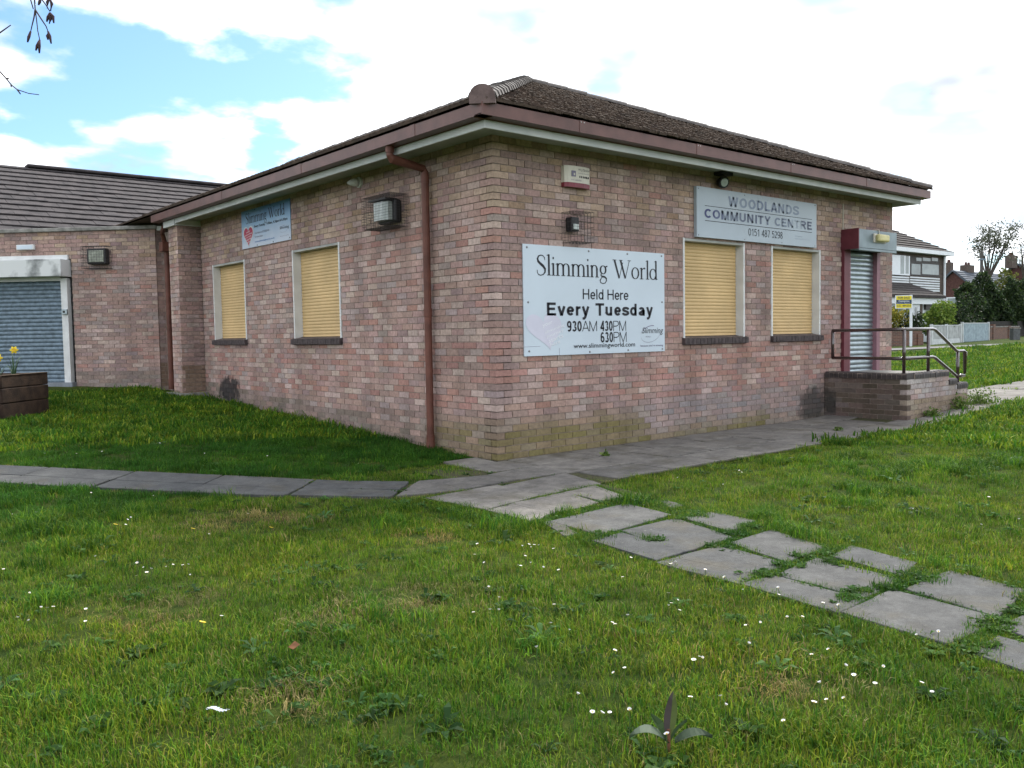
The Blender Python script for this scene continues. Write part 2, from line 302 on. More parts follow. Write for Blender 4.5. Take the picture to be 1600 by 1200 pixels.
def slab(poly, jz=None, parent=None, mt=None):
    cx = sum(p[0] for p in poly)/len(poly); cy = sum(p[1] for p in poly)/len(poly)
    dz = rnd.uniform(-.003, .004) if jz is None else jz; tx, ty = rnd.uniform(-.004, .004), rnd.uniform(-.004, .004)
    # nibble the outline so that the edges are not ruler straight
    out = []
    for i, p in enumerate(poly):
        q = poly[(i+1) % len(poly)]
        for k in range(4):
            a = k/4; j = rnd.uniform(-.006, .006); x = p[0]+(q[0]-p[0])*a; y = p[1]+(q[1]-p[1])*a
            if k == 0: x += (cx-x)*.012; y += (cy-y)*.012
            else: x += j; y += j*rnd.choice((-1, 1))
            out.append((x, y))
    SLABS.append(poly); b = MB()
    top = [(x, y, ground_z(x, y)+.006+dz+tx*(x-cx)+ty*(y-cy)) for x, y in out]
    ins = [(cx+(x-cx)*.985, cy+(y-cy)*.985, z+.004) for x, y, z in top]
    k = len(top); b.face(ins)
    for i in range(k):
        j = (i+1) % k; b.face([top[i], top[j], ins[j], ins[i]]); b.face([(top[i][0], top[i][1], top[i][2]-.05), (top[j][0], top[j][1], top[j][2]-.05), top[j], top[i]])
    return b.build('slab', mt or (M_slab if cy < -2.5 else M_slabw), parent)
def grow0(P, e):
    cx, cy = sum(p[0] for p in P)/len(P), sum(p[1] for p in P)/len(P)
    return [(x+math.copysign(e, x-cx), y+math.copysign(e*.22, y-cy)) for x, y in P]
pm = MB()
def strip(poly, dz=.0):
    pm.face([(x, y, ground_z(x, y)+dz) for x, y in poly])
for x in [i*.5 for i in range(-2, 16)]:
    strip([(x, -1.72), (x+.5, -1.72), (x+.5, .02), (x, .02)], -.004)
strip([(-1.75, -2.5), (-.35, -2.4), (-.2, -1.72), (-1.0, -.4), (-1.72, -.6), (-1.85, -1.2)], -.006)
strip([(-2.15, -6.6), (-1.2, -6.6), (-.85, -4.2), (-.62, -2.9), (-.6, -2.5), (-1.75, -2.5)], -.007)
path_root = pm.build('path', M_soil); tag(path_root, 'grey paving slab path round the corner of the brick hall', kind='structure')
PX = dict(
 A=[(1146, 849), (1202, 830), (1284, 857.5), (1235, 879)], B=[(1305, 870), (1327, 856), (1428, 883), (1409, 899)],
 C=[(1220, 899), (1271, 875), (1402, 908), (1354, 934)], D=[(1163, 912), (1208, 903), (1346, 941.5), (1314, 958)],
 E=[(1419, 921), (1482, 895), (1597, 925), (1563, 965)], F=[(1320, 958), (1390, 926.5), (1558, 972.5), (1485, 1008)],
 G=[(1565, 981), (1612, 961), (1760, 1005), (1705, 1033)], H=[(1524, 1020), (1557, 1000), (1690, 1040), (1650, 1066)],
 J=[(863, 816), (975, 790), (1045, 807.5), (942, 836)], K=[(976, 830), (1052, 812), (1139, 842), (1069, 864)],
 Lw=[(930, 846), (967, 836), (1065, 865), (1030, 877)], Mm=[(1070, 809), (1110, 802), (1175, 816), (1147, 831)],
 I1=[(1060, 872), (1122, 855), (1229, 886), (1186, 896)], I2=[(1030, 879), (1058, 873), (1184, 897), (1160, 912)],
 O=[(802, 787.5), (881, 771), (932, 788), (867, 803)], P=[(885, 770), (927, 761), (972, 778), (945, 783)],
 Q=[(783, 761), (879, 740), (935, 757), (838, 777)], R=[(669, 779), (774, 760), (837, 777), (764, 797)],
 Sx=[(676, 751.5), (766, 744), (802, 750.6), (728, 765.6)], T=[(623, 775), (650, 753.4), (676, 751.5), (726, 766.6)],
 V=[(766, 797.5), (802, 788), (860, 803), (836, 816)], X=[(767, 742), (826, 731), (879, 739.5), (802, 750.5)],
 Y1=[(843, 818), (863, 816), (908, 834), (886, 838)], Z1=[(1028, 786), (1040, 784), (1062, 792), (1052, 795)])
for k, q in PX.items(): slab(grow0([tuple(onground(*p)[:2]) for p in q], .034), parent=path_root)
# rows of slabs along the front wall
rows = [(-.04, -.56, .9, -.52), (-.575, -1.14, .75, -.06), (-1.155, -1.70, .8, .02)]
for y1, y0, wd, x0 in rows:
    x = x0
    while x < 6.2 if y0 < -.2 else x < 6.2:
        w = wd*rnd.choice((1, 1, 1, .68)); x1 = min(x+w, 7.2)
        if y0 < -1.5 and x < .05: x = .05 + 0
        slab([(x+.011, y0+.004), (x1-.011, y0+.004), (x1-.011, y1-.004), (x+.011, y1-.004)], rnd.uniform(-.004, .004), parent=path_root); x = x1
for x in (6.3, 6.95, 7.6, 8.25): slab([(x, -1.72), (x+.63, -1.70), (x+.63, -1.34), (x, -1.34)], parent=path_root)
slab([(-.52, -.55), (-.06, -.55), (-.06, .3), (-.5, .3)], -.004, parent=path_root)
# path leading right from the steps
for i in range(7):
    for j in range(2): slab([(8.9+i*.92, -1.62+j*.73), (9.8+i*.92, -1.62+j*.73), (9.8+i*.92, -.91+j*.73), (8.9+i*.92, -.91+j*.73)], parent=path_root)
# path leading away to the left, laid diagonally
pl0 = [onground(0, 735), onground(300, 738), onground(560, 741), onground(655, 744)]; pl1 = [onground(0, 762), onground(300, 765), onground(500, 775), onground(622, 775)]
a0, a1 = Vector((-1.42, -.45)), Vector((-1.95, -.98)); du = Vector((-.655, .755)); 
for i in range(11):
    p, q = a0+du*(.92*i), a1+du*(.92*i+.03*(i % 2)); p2, q2 = p+du*.905, q+du*.905; md, md2 = p.lerp(q, .55), p2.lerp(q2, .55)
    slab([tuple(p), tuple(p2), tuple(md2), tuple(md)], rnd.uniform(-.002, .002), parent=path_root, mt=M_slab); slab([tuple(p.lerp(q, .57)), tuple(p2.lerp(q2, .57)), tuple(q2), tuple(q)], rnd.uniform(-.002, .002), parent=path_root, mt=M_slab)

# ------------------------------------------------------------------ brickwork
COURSE, BL, BH = .075, .225, .065
PAL = dict(pink=(.355, .243, .21), buff=(.42, .322, .24), pale=(.45, .36, .315), mauve=(.275, .205, .192), red=(.335, .178, .145), dark=(.225, .168, .148), ochre=(.345, .25, .16), grey=(.315, .272, .258))
def pick(w):
    k = rnd.choices(list(w), list(w.values()))[0]; c = mixv(PAL[k], (.368, .246, .222), .30); j = rnd.uniform(.88, 1.12); return [c[0]*j, c[1]*j*rnd.uniform(.97, 1.03), c[2]*j*rnd.uniform(.96, 1.04)]
def mixv(a, b, t): return [x+(y-x)*t for x, y in zip(a, b)]
def wob(u, s=0.): return math.sin(u*1.7+s)*.5+math.sin(u*4.3+2*s)*.3+math.sin(u*9.1+s)*.2
def bcol(wall, u, z):
    if wall in ('front', 'side'):
        if z > 2.72: c = pick(dict(buff=34, pink=24, pale=16, mauve=16, ochre=8, red=2) if wall == 'front' else dict(buff=30, pink=34, mauve=12, ochre=10, pale=10))
        elif z > 1.3: c = pick(dict(pink=34, mauve=34, red=8, pale=10, dark=6, grey=8) if wall == 'front' else dict(pink=42, pale=26, mauve=12, red=9, grey=11))
        elif z > .55: c = pick(dict(red=30, pink=30, mauve=18, pale=14, dark=4, grey=4) if wall == 'front' else dict(pink=42, red=20, pale=20, mauve=12, grey=6))
        else: c = pick(dict(pink=35, mauve=35, dark=20, grey=10))
        if wall == 'front' and 5.0 < u < 6.9 and z > .6 and z < 1.2: c = pick(dict(pink=40, pale=25, red=25, mauve=10))
        moss = (.155, .135, .050)
        if wall == 'front':
            tm = min(1, max(0, ((.46 if u < 2.4 else .24)+.08*wob(u)-z)/.22)); tg = min(1, max(0, (.62+.10*wob(u, 2)-z)/.2))*min(1, max(0, (u-1.6)/1.2))
            c = mixv(c, (.225, .225, .235), tg*rnd.uniform(.15, .7)); c = mixv(c, moss, tm*rnd.uniform(.6, .95)*(1 if u < 5 else .5))
        if wall == 'side':
            if z < .46+.06*wob(u) and u < 1.6: c = mixv(c, moss, min(1, (.5-z)/.2)*rnd.uniform(.4, .85)*min(1, max(0, (1.6-u)*2)))
            elif z - .045*u < .22: c = mixv(c, (.14, .13, .10), rnd.uniform(.2, .7))
        return c
    if wall == 'wing': 
        c = pick(dict(buff=18, pink=36, mauve=26, ochre=8, pale=12)) if z > 2.9 else pick(dict(pink=40, mauve=24, pale=16, grey=12, red=8))
        if z < .75: c = mixv(c, (.16, .15, .13), rnd.uniform(.2, .7))
        return c
    if wall == 'pier': return pick(dict(mauve=40, pink=34, dark=14, grey=12)) if z > .9 else mixv(pick(dict(mauve=50, dark=50)), (.16, .11, .06), .6)
    if wall == 'steps': return [x*.48 for x in mixv(pick(dict(mauve=40, dark=40, grey=20)), (.13, .115, .075), rnd.uniform(.1, .7))]
    if wall == 'stepsfront': return mixv(pick(dict(grey=34, mauve=30, pink=22, pale=14)), (.34, .37, .39), rnd.uniform(0, .5)) if z > .28 else mixv(pick(dict(grey=30, mauve=40, dark=30)), (.18, .16, .09), .5)
    return pick(dict(red=50, dark=30, mauve=20))
def lay(wall, F, u1, ncourse, openings=(), u0=0., zbase=0., bond=0, quoin=None, end_header=True):
    """bricks of one wall: (u_start, u_end, z, colour); stretcher bond; quoin alternates the corner brick"""
    out = []
    for k in range(ncourse):
        z = zbase + k*COURSE + .005; zm = z+BH/2; wv = rnd.uniform(-.0015, .0015)
        par = (k+bond) % 2
        spans = [(u0, u1)]
        for (a, b, z0, z1) in openings:
            if z0 < zm < z1:
                ns = []
                for (p, q) in spans:
                    if a > p: ns.append((p, min(a, q)))
                    if b < q: ns.append((max(b, p), q))
                spans = [s for s in ns if s[1]-s[0] > .02]
        u = u0 if par == 0 else u0 - BL/2
        while u < u1:
            jj = rnd.uniform(-.0025, .0025) if u > u0+.01 else 0; a, b = u+jj, u+BL-.010+rnd.uniform(-.002, .002)
            for (p, q) in spans:
                aa, bb = max(a, p), min(b, q)
                if aa > a+1e-6: aa += 0
                if bb-aa > .03: out.append((aa, bb, z, bcol(wall, (aa+bb)/2, zm)))
            u += BL
    return out
def stuff_bricks(F, bricks, parent, proud=.0, depth=.05, name='brickwork', mt=None):
    b = MB()
    for (a, e, z, c) in bricks:
        p = proud + rnd.uniform(-.0015, .002); tz = rnd.uniform(-.0012, .0012)
        P = [F.p(a, p, z), F.p(e, p+tz, z), F.p(e, -depth, z), F.p(a, -depth, z), F.p(a, p+tz, z+BH), F.p(e, p, z+BH), F.p(e, -depth, z+BH), F.p(a, -depth, z+BH)]
        b.hexa(P, c, skip=(4,))
    o = b.build(name, mt or M_brick, parent); o['kind'] = 'stuff'; return o
_bm = {}
def brick_mesh(L, D):
    k = (round(L, 3), round(D, 3))
    if k not in _bm:
        b = MB(); b.box(-L/2, L/2, 0, D, 0, BH); me = b.mesh('brick'); me.materials.append(M_brick_o); _bm[k] = me
    return _bm[k]
def single_bricks(F, bricks, parent, D=.1025, mirror=1):
    for (a, e, z, c) in bricks:
        p = rnd.uniform(-.0015, .002); o = F.p((a+e)/2, p, z)
        ax = F.u; ay = -F.n; M = Matrix(((ax.x, ay.x, 0, o.x), (ax.y, ay.y, 0, o.y), (0, 0, 1, o.z), (0, 0, 0, 1)))
        ob = inst('brick', brick_mesh(e-a, D), M, parent); ob.color = (*c, 1)
def core(F, u0, u1, z0, z1, openings, parent, n0=-.008, n1=-.22, name='wall'):
    us = sorted({u0, u1, *[x for o in openings for x in o[:2]]}); zs = sorted({z0, z1, *[x for o in openings for x in o[2:]]}); b = MB()
    for a, c in zip(us, us[1:]):
        for d, e in zip(zs, zs[1:]):
            if not any(o[0] <= (a+c)/2 <= o[1] and o[2] <= (d+e)/2 <= o[3] for o in openings): b.fbox(F, a, c, n1, n0, d, e)
    return b.build(name, M_mortar, parent)
FF = Frame((0, 0), (1, 0), (0, -1)); FS = Frame((0, 0), (0, 1), (-1, 0))
HW = 46*COURSE; FX = 8.63; SY = 8.22
FW = [(3.12, 4.44, 1.275, 2.55), (5.09, 6.38, 1.275, 2.55)]; DOOR = (7.0, 8.19, .6, 2.85)
SW = [(3.29, 4.68, 1.35, 2.625), (6.38, 7.71, 1.35, 2.625)]
hall = empty('community_hall', (0, 0, 0), 'single-storey brick hall with hipped mossy roof and four yellow shuttered windows', 'building')
wall_f = core(FF, .008, FX, -.1, HW, FW+[DOOR], hall); wall_s = core(FS, .008, SY, -.1, HW, SW, hall)
wall_f['label'] = 'brick wall with the name board, two windows and the maroon door'; wall_s['label'] = 'brick wall with two windows and the brown downpipe'
cb = MB(); cb.box(FX-.2, FX-.008, .0, 13, -.1, HW); cb.box(.3, FX-.3, .25, 13, -.1, .3); cb.build('back_wall', M_mortar, hall)
BFr = lay('front', FF, FX, 46, FW+[DOOR], bond=0); BSd = lay('side', FS, SY, 46, SW, bond=1)
def parea(F, bk):
    P = F.p((bk[0]+bk[1])/2, 0, bk[2]); d = P-CAM_LOC; D = d.dot(cf); return (bk[1]-bk[0])*abs(d.normalized().dot(F.n))/D**2
cand = []
for i, bk in enumerate(BFr):
    if bk[0] < 2.72 and bk[1] > .40 and 1.1 < bk[2] < 2.3: continue     # behind the notice
    if bk[1]-bk[0] < .2 and bk[0] > .2: continue
    if bk[0] == 0 and bk[1] < .15: continue
    cand.append((parea(FF, bk), 'F', i))
for i, bk in enumerate(BSd):
    if bk[0] == 0 and bk[1] < .15: continue
    if bk[1]-bk[0] < .2 and bk[0] > .2: continue
    cand.append((parea(FS, bk), 'S', i))
corner = {('F', i) for i, b_ in enumerate(BFr) if b_[0] == 0 and b_[1] > .15} | {('S', i) for i, b_ in enumerate(BSd) if b_[0] == 0 and b_[1] > .15}
cand = [(a+(9 if (w_, i) in corner else 0), w_, i) for a, w_, i in cand]
cand.sort(reverse=True); sel = {(a, i) for _, a, i in cand[:300]}
single_bricks(FF, [b for i, b in enumerate(BFr) if ('F', i) in sel], wall_f); single_bricks(FS, [b for i, b in enumerate(BSd) if ('S', i) in sel], wall_s)
stuff_bricks(FF, [b for i, b in enumerate(BFr) if ('F', i) not in sel and not (b[0] == 0 and b[1] < .15)], wall_f)
stuff_bricks(FS, [b for i, b in enumerate(BSd) if ('S', i) not in sel and not (b[0] == 0 and b[1] < .15)], wall_s)

# ---- windows with roller shutters
def slat_mesh(w, pitch, bulge, mt, n=5):
    b = MB(); pts = []
    for i in range(n+1):
        a = i/n; pts.append((bulge*math.sin(math.pi*(.06+.9*a))**.8 if 0 < a < 1 else 0, a*pitch))
    for (n0, z0), (n1, z1) in zip(pts, pts[1:]): b.face([(-w/2, -n0, z0), (w/2, -n0, z0), (w/2, -n1, z1), (-w/2, -n1, z1)])
    me = b.mesh('slat', recalc=False, smooth=False); me.materials.append(mt); return me
def frame_matrix(F, o): 
    ax, ay = F.u, -F.n; return Matrix(((ax.x, ay.x, 0, o.x), (ax.y, ay.y, 0, o.y), (0, 0, 1, o.z), (0, 0, 0, 1)))
def window(F, op, parent, nslat, label):
    a, b_, z0, z1 = op; dpt = -.125
    bk = MB(); bk.fbox(F, a-.02, b_+.02, dpt-.10, dpt-.03, z0-.05, z1+.05); wn = bk.build('window', M_dark, parent); wn['label'] = label
    for (p_, q_, lo) in ((a-.004, a+.028, .05), (b_-.028, b_+.004, .02)): j = MB(); j.fbox(F, p_, q_, dpt-.02, .007, z0-lo, z1+.004); bev(j.build('jamb', M_white, wn), .003)
    h = MB(); h.fbox(F, a+.03, b_-.03, dpt-.02, -.002, z1-.03, z1); h.build('head', M_soffit, wn)
    p = (z1-.03-z0)/nslat; me = slat_mesh(b_-a-.062, p*.995, .0085, M_yellow)
    for k in range(nslat): inst('slat', me, frame_matrix(F, F.p((a+b_)/2, dpt, z0+k*p)), wn)
    n = int((b_-a+.06)/.076); w = (b_-a+.06)/n
    sb_ = MB(); t = w-.008
    sb_.hexa([(-t/2, -.055, -.045), (t/2, -.055, -.045), (t/2, .13, -.075), (-t/2, .13, -.075), (-t/2, -.055, .03), (t/2, -.055, .03), (t/2, .13, .065), (-t/2, .13, .065)])
    sm = sb_.mesh('sill_brick'); sm.materials.append(M_sill)
    for k in range(n): inst('sill_brick', sm, frame_matrix(F, F.p(a-.03+(k+.5)*w, rnd.uniform(-.002, .002), z0-.045)), wn)
    sm2 = MB(); sm2.fbox(F, a-.02, b_+.02, -.1, .045, z0-.085, z0-.03); sm2.build('sill_mortar', M_mortar, wn)
window(FF, FW[0], hall, 27, 'shuttered window under the left end of the name board'); window(FF, FW[1], hall, 27, 'shuttered window between the name board and the door')
window(FS, SW[0], hall, 27, 'shuttered window between the downpipe and the blue poster'); window(FS, SW[1], hall, 27, 'shuttered window below the blue poster')
# ---- maroon door with roller shutter
d = MB(); d.fbox(FF, 7.0, 7.17, -.10, .05, .6, 2.60); door = d.build('door', M_maroon, hall); door['label'] = 'steel roller shutter door in a maroon frame'; bev(door)
d = MB(); d.fbox(FF, 7.168, 7.20, -.10, .046, .6, 2.60); d.fbox(FF, 8.08, 8.19, -.10, .022, .6, 2.60); bev(d.build('frame', M_pink, door))
d = MB(); d.fbox(FF, 6.985, 7.003, -.05, .29, 2.585, 2.90); d.build('box_end', M_maroon, door)
d = MB(); d.fbox(FF, 7.004, 8.20, -.05, .29, 2.60, 2.89); d.fbox(FF, 7.004, 8.20, .275, .29, 2.56, 2.60); bev(d.build('shutter_box', mat('box_galvanised', (.20, .25, .27), .42, .18, 3, metal=.35), door), .012, 3)
me = slat_mesh(.885, .0735, .016, M_galv)
for k in range(26): inst('slat', me, frame_matrix(FF, FF.p(7.64, -.06, .62+k*.0755)), door)
d = MB(); d.fbox(FF, 7.1, 8.1, -.2, -.085, .5, 2.9); d.build('backing', M_dark, door)
d = MB(); d.tube([FF.p(7.02, .012, 2.9), FF.p(7.02, .012, 3.3)], .007, 6); d.build('cable', M_cream, hall)

# ---- eaves
OV = .45
def ring(b, lo, hi, z0, z1, y1=8.9):                      # L-shaped board along both eaves, lo/hi = distance out from the walls
    b.box(-hi, FX+.06, -hi, -lo, z0, z1); b.box(-hi, -lo, -lo+.001, y1, z0, z1)
b = MB(); ring(b, OV-.025, OV, 3.37, 3.57, 8.75); bev(b.build('fascia', M_fascia, hall), .004)
b = MB(); b.box(-OV+.03, FX+.05, -OV+.03, -.0, 3.445, 3.46); b.box(-OV+.03, .0, .001, 8.75, 3.445, 3.46); b.build('soffit', M_soffit, hall)
b = MB(); b.box(FX-.02, FX+.06, -OV+.026, 0.02, 3.38, 3.60); b.build('end_board', M_fascia, hall)
def gutter_run(F, u0, u1, name='gutter'):
    prof = [(.455, 3.445), (.455, 3.455), (.59, 3.455), (.59, 3.575), (.575, 3.582), (.575, 3.47), (.47, 3.47)]
    b = MB(); A = [F.p(u0, n, z) for n, z in prof]; B = [F.p(u1, n, z) for n, z in prof]
    for i in range(len(prof)): j = (i+1) % len(prof); b.face([A[i], A[j], B[j], B[i]])
    b.face(A); b.face(B); return b.build(name, M_gutter, hall)
ring_b = MB()
G1 = gutter_run(FF, -.59, FX+.10); G2 = gutter_run(FS, -.575, 9.0)
for u in (.75, 2.7, 4.7, 6.7):                            # joint straps with rivets
    s_ = MB(); s_.fbox(FF, u-.045, u+.045, .586, .594, 3.452, 3.578); jt = s_.build('joint', M_gutter, G1)
    for du_ in (-.022, .022):
        r_ = MB(); r_.lathe(FF.p(u+du_, .593, 3.56), FF.n, [(0, .006), (.004, .005)], 8); r_.build('rivet', M_white, jt)
for u in (.6, 3.2, 5.8):
    s_ = MB(); s_.fbox(FS, u-.045, u+.045, .586, .594, 3.452, 3.578); s_.build('joint', M_gutter, G2)

# ---- hipped roof
def clip(poly, box):
    def cut(pts, ax, val, keep_ge):
        o = []
        for i in range(len(pts)):
            p, q = pts[i], pts[(i+1) % len(pts)]; ip = (p[ax] >= val) == keep_ge or abs(p[ax]-val) < 1e-9; iq = (q[ax] >= val) == keep_ge or abs(q[ax]-val) < 1e-9
            if ip: o.append(p)
            if ip != iq: t_ = (val-p[ax])/(q[ax]-p[ax]); o.append((p[0]+(q[0]-p[0])*t_, p[1]+(q[1]-p[1])*t_))
        return o
    for ax, v_, ge in ((0, box[0], True), (0, box[1], False), (1, box[2], True), (1, box[3], False)):
        poly = cut(poly, ax, v_, ge)
        if len(poly) < 3: return []
    return poly
def parea2(p): return abs(sum(p[i][0]*p[(i+1) % len(p)][1]-p[(i+1) % len(p)][0]*p[i][1] for i in range(len(p))))/2
def tiles(O, U, B, poly, parent, mt, tw=.33, ga=.335, single=True, limit=300, rows_max=99, seed=1, name='tile'):
    r_ = random.Random(seed); U = Vector(U).normalized(); B = Vector(B).normalized(); Nn = U.cross(B)
    if Nn.z < 0: Nn = -Nn
    O = Vector(O); amax = max(p[0] for p in poly); amin = min(p[0] for p in poly); bmax = max(p[1] for p in poly)
    fullb = MB(); H0, H1, TH = .055, .018, .026
    def tile_geo(b, pts, b0, off=Vector((0, 0, 0)), loc=None):
        def h(bb): return H0+(H1-H0)*(bb-b0)/(ga+.06)
        top = [(p[0], p[1], h(p[1])) for p in pts]; bot = [(p[0], p[1], h(p[1])-TH) for p in pts]
        if loc is None:
            top = [O+U*p[0]+B*p[1]+Nn*p[2] for p in top]; bot = [O+U*p[0]+B*p[1]+Nn*p[2] for p in bot]
        else:
            top = [(p[0]-loc[0], p[1]-loc[1], p[2]) for p in top]; bot = [(p[0]-loc[0], p[1]-loc[1], p[2]) for p in bot]
        b.face(top)
        for i in range(len(pts)): j = (i+1) % len(pts); b.face([bot[i], bot[j], top[j], top[i]])
    R = Matrix(((U.x, B.x, Nn.x, 0), (U.y, B.y, Nn.y, 0), (U.z, B.z, Nn.z, 0), (0, 0, 0, 1)))
    g_ = .006; sq = [(g_/2, 0), (tw-g_/2, 0), (tw-g_/2, ga+.06), (g_/2, ga+.06)]; fb = MB(); tile_geo(fb, sq, 0, loc=(0, 0)); fme = fb.mesh(name, recalc=True); fme.materials.append(mt)
    rest = MB(); cnt = 0; nr = int(bmax/ga)+1
    for k in range(min(nr, rows_max)):
        b0 = -.04+k*ga; a = amin - (tw/2 if k % 2 else 0)
        while a < amax:
            q = clip(poly, (a+g_/2, a+tw-g_/2, b0, min(b0+ga+.06, bmax)))
            if q and parea2(q) > .004:
                full = parea2(q) > .98*(tw-g_)*(ga+.06)
                if single and cnt < limit:
                    cnt += 1; jit = Matrix.Rotation(r_.uniform(-.012, .012), 4, 'Z') @ Matrix.Rotation(r_.uniform(-.012, .012), 4, 'X')
                    o = O+U*a+B*(b0+r_.uniform(-.008, .008))+Nn*r_.uniform(-.003, .004)
                    if full: inst(name, fme, Matrix.Translation(o) @ R @ jit, parent)
                    else:
                        tb = MB(); tile_geo(tb, q, b0, loc=(a, b0)); me_ = tb.mesh(name); me_.materials.append(mt); inst(name, me_, Matrix.Translation(o) @ R, parent)
                else: tile_geo(rest, [(x+0, y) for x, y in q], b0)
            a += tw
    if rest.v: rest.build('tiling', mt, parent)['kind'] = 'stuff'
EZ = 3.585; E0 = -.56; AP = Vector((4.07, 4.10, 5.58)); ER = FX+.12; YB = 13.0
b = MB(); c0, c1, c2, c3 = Vector((E0, E0, EZ)), Vector((ER, E0, EZ)), Vector((ER, YB, EZ)), Vector((E0, YB, EZ)); RB = Vector((AP.x, YB, AP.z))
b.face([c0, c1, AP]); b.face([c1, c2, RB, AP]); b.face([c0, AP, RB, c3]); b.face([c2, c3, RB]); b.face([c3, c2, c1, c0]); roof = b.build('roof', M_tile, hall)
up_f = (Vector((c0.x, AP.y, AP.z))-Vector((c0.x, c0.y, EZ))).normalized(); Ls = (AP.y-E0)/up_f.y
tiles(c0, (1, 0, 0), up_f, [(0, -.05), (ER-E0, -.05), (ER-E0, 0), (AP.x-E0, Ls), (0, 0)], roof, M_tile, seed=2)
up_s = Vector((AP.x-E0, 0, AP.z-EZ)).normalized(); Ls2 = (AP.x-E0)/up_s.x
tiles(c0, (0, 1, 0), up_s, [(0, -.05), (YB-E0, -.05), (YB-E0, Ls2), (AP.y-E0, Ls2), (0, 0)], roof, M_tile, single=False, seed=3)
def hip(A, B, n, parent, wd=.13, ht=.085):
    A, B = Vector(A), Vector(B); ax = (B-A).normalized(); sd_ = ax.cross(Vector((0, 0, 1))).normalized(); up_ = sd_.cross(ax); L = (B-A).length/n
    b = MB(); K = 7
    def arc(y, s): return [(math.cos(math.pi*i/(K-1))*wd*s, y, math.sin(math.pi*i/(K-1))*ht*s*1.0+.005) for i in range(K)]
    r0, r1 = arc(-.02, 1.12), arc(L, .98)
    for i in range(K-1): b.face([r0[i], r0[i+1], r1[i+1], r1[i]])
    b.face(r0); r2 = [(x*.9, y, z-.012) for x, y, z in r1]; b.face(r1)
    me_ = b.mesh('hip_tile'); me_.materials.append(M_hip)
    for k in range(n):
        o = A+ax*(L*k)+up_*(.035+rnd.uniform(-.004, .006)); j = rnd.uniform(-.03, .03); sx = sd_+up_*j
        inst('hip_tile', me_, Matrix(((sx.x, ax.x, up_.x, o.x), (sx.y, ax.y, up_.y, o.y), (sx.z, ax.z, up_.z, o.z), (0, 0, 0, 1))), parent)
hip(c0+Vector((.02, .02, .0)), AP, 20, roof); hip(c1+Vector((-.02, .02, 0)), AP, 20, roof, .11, .07); hip(AP, RB, 26, roof, .12, .07)
b = MB(); dg = Vector((.7071, .7071, 0)); sd_ = Vector((.7071, -.7071, 0)); pts = [c0+dg*-.035+sd_*(.125*math.cos(math.pi*i/10))+Vector((0, 0, .03+.125*math.sin(math.pi*i/10)**.9)) for i in range(11)]
pts = [pts[0]-Vector((0, 0, .06))]+pts+[pts[-1]-Vector((0, 0, .06))]; b.prism(pts, dg*.34+Vector((0, 0, .06))); b.build('hip_end', M_hipend, roof)
# moss cushions on the front slope
b = MB(); rm = random.Random(11)
def lump(b, P, n_, s):
    t1 = n_.cross(Vector((1, 0, 0))).normalized(); t2 = n_.cross(t1); k0 = len(b.v); K = 6; rr = [s*rm.uniform(.7, 1.25) for _ in range(K)]
    b.v += [tuple(P+(t1*math.cos(i*math.tau/K)+t2*math.sin(i*math.tau/K))*rr[i]-n_*.01) for i in range(K)]
    b.v += [tuple(P+(t1*math.cos(i*math.tau/K+.4)+t2*math.sin(i*math.tau/K+.4))*rr[i]*.62+n_*s*.55) for i in range(K)]; b.v.append(tuple(P+n_*s*.75))
    for i in range(K):
        j = (i+1) % K; b.f.append((k0+i, k0+j, k0+K+j, k0+K+i)); b.f.append((k0+K+i, k0+K+j, k0+2*K)); b.c += [None, None]
nf = Vector((1, 0, 0)).cross(up_f); ns_ = up_s.cross(Vector((0, 1, 0)))
ns_ = ns_ if ns_.z > 0 else -ns_; nf = nf if nf.z > 0 else -nf
for _ in range(5200):
    q = rm.random()**1.1*Ls; lo, hi_ = q/Ls*(AP.x-E0), (ER-E0)-q/Ls*(ER-AP.x); a = rm.uniform(lo, hi_)
    row = math.floor((q+.04)/.335); edge = -.04+row*.335
    if rm.random() < .5: q = edge+rm.uniform(-.01, .05)
    lump(b, c0+Vector((1, 0, 0))*a+up_f*q+nf*(.05-.10*max(0, q-edge)*.9), nf, rm.uniform(.012, .034)*(1.3 if rm.random() < .15 else 1))
for _ in range(1500):
    q = rm.uniform(-.03, .5); a = rm.uniform(q, 10); lump(b, c0+Vector((0, 1, 0))*a+up_s*q+ns_*.05, ns_, rm.uniform(.012, .036))
b.build('moss', M_moss, roof)['kind'] = 'stuff'

# ---- downpipe
def pipe(pts, r, parent, name='downpipe', mt=M_pipe):
    b = MB(); b.tube(pts, r, 14); return b.build(name, mt, parent, smooth=False)
dp = pipe([(-.52, 1.16, 3.46), (-.52, 1.16, 3.36), (-.50, 1.16, 3.325), (-.10, 1.13, 3.255), (-.078, 1.13, 3.21), (-.078, 1.13, .10)], .042, hall)
for z in (3.14, 1.62, .16):
    s_ = MB(); s_.tube([(-.078, 1.13, z-.045), (-.078, 1.13, z+.045)], .049, 14); s_.build('collar', M_pipe, dp)
s_ = MB(); s_.tube([(-.52, 1.16, 3.39), (-.52, 1.16, 3.47)], .05, 14); s_.build('outlet', M_pipe, dp)
s_ = MB(); s_.tube([(-.078, 1.13, .02), (-.078, 1.13, .12)], [.058, .052], 14); s_.build('shoe', M_pipe, dp)

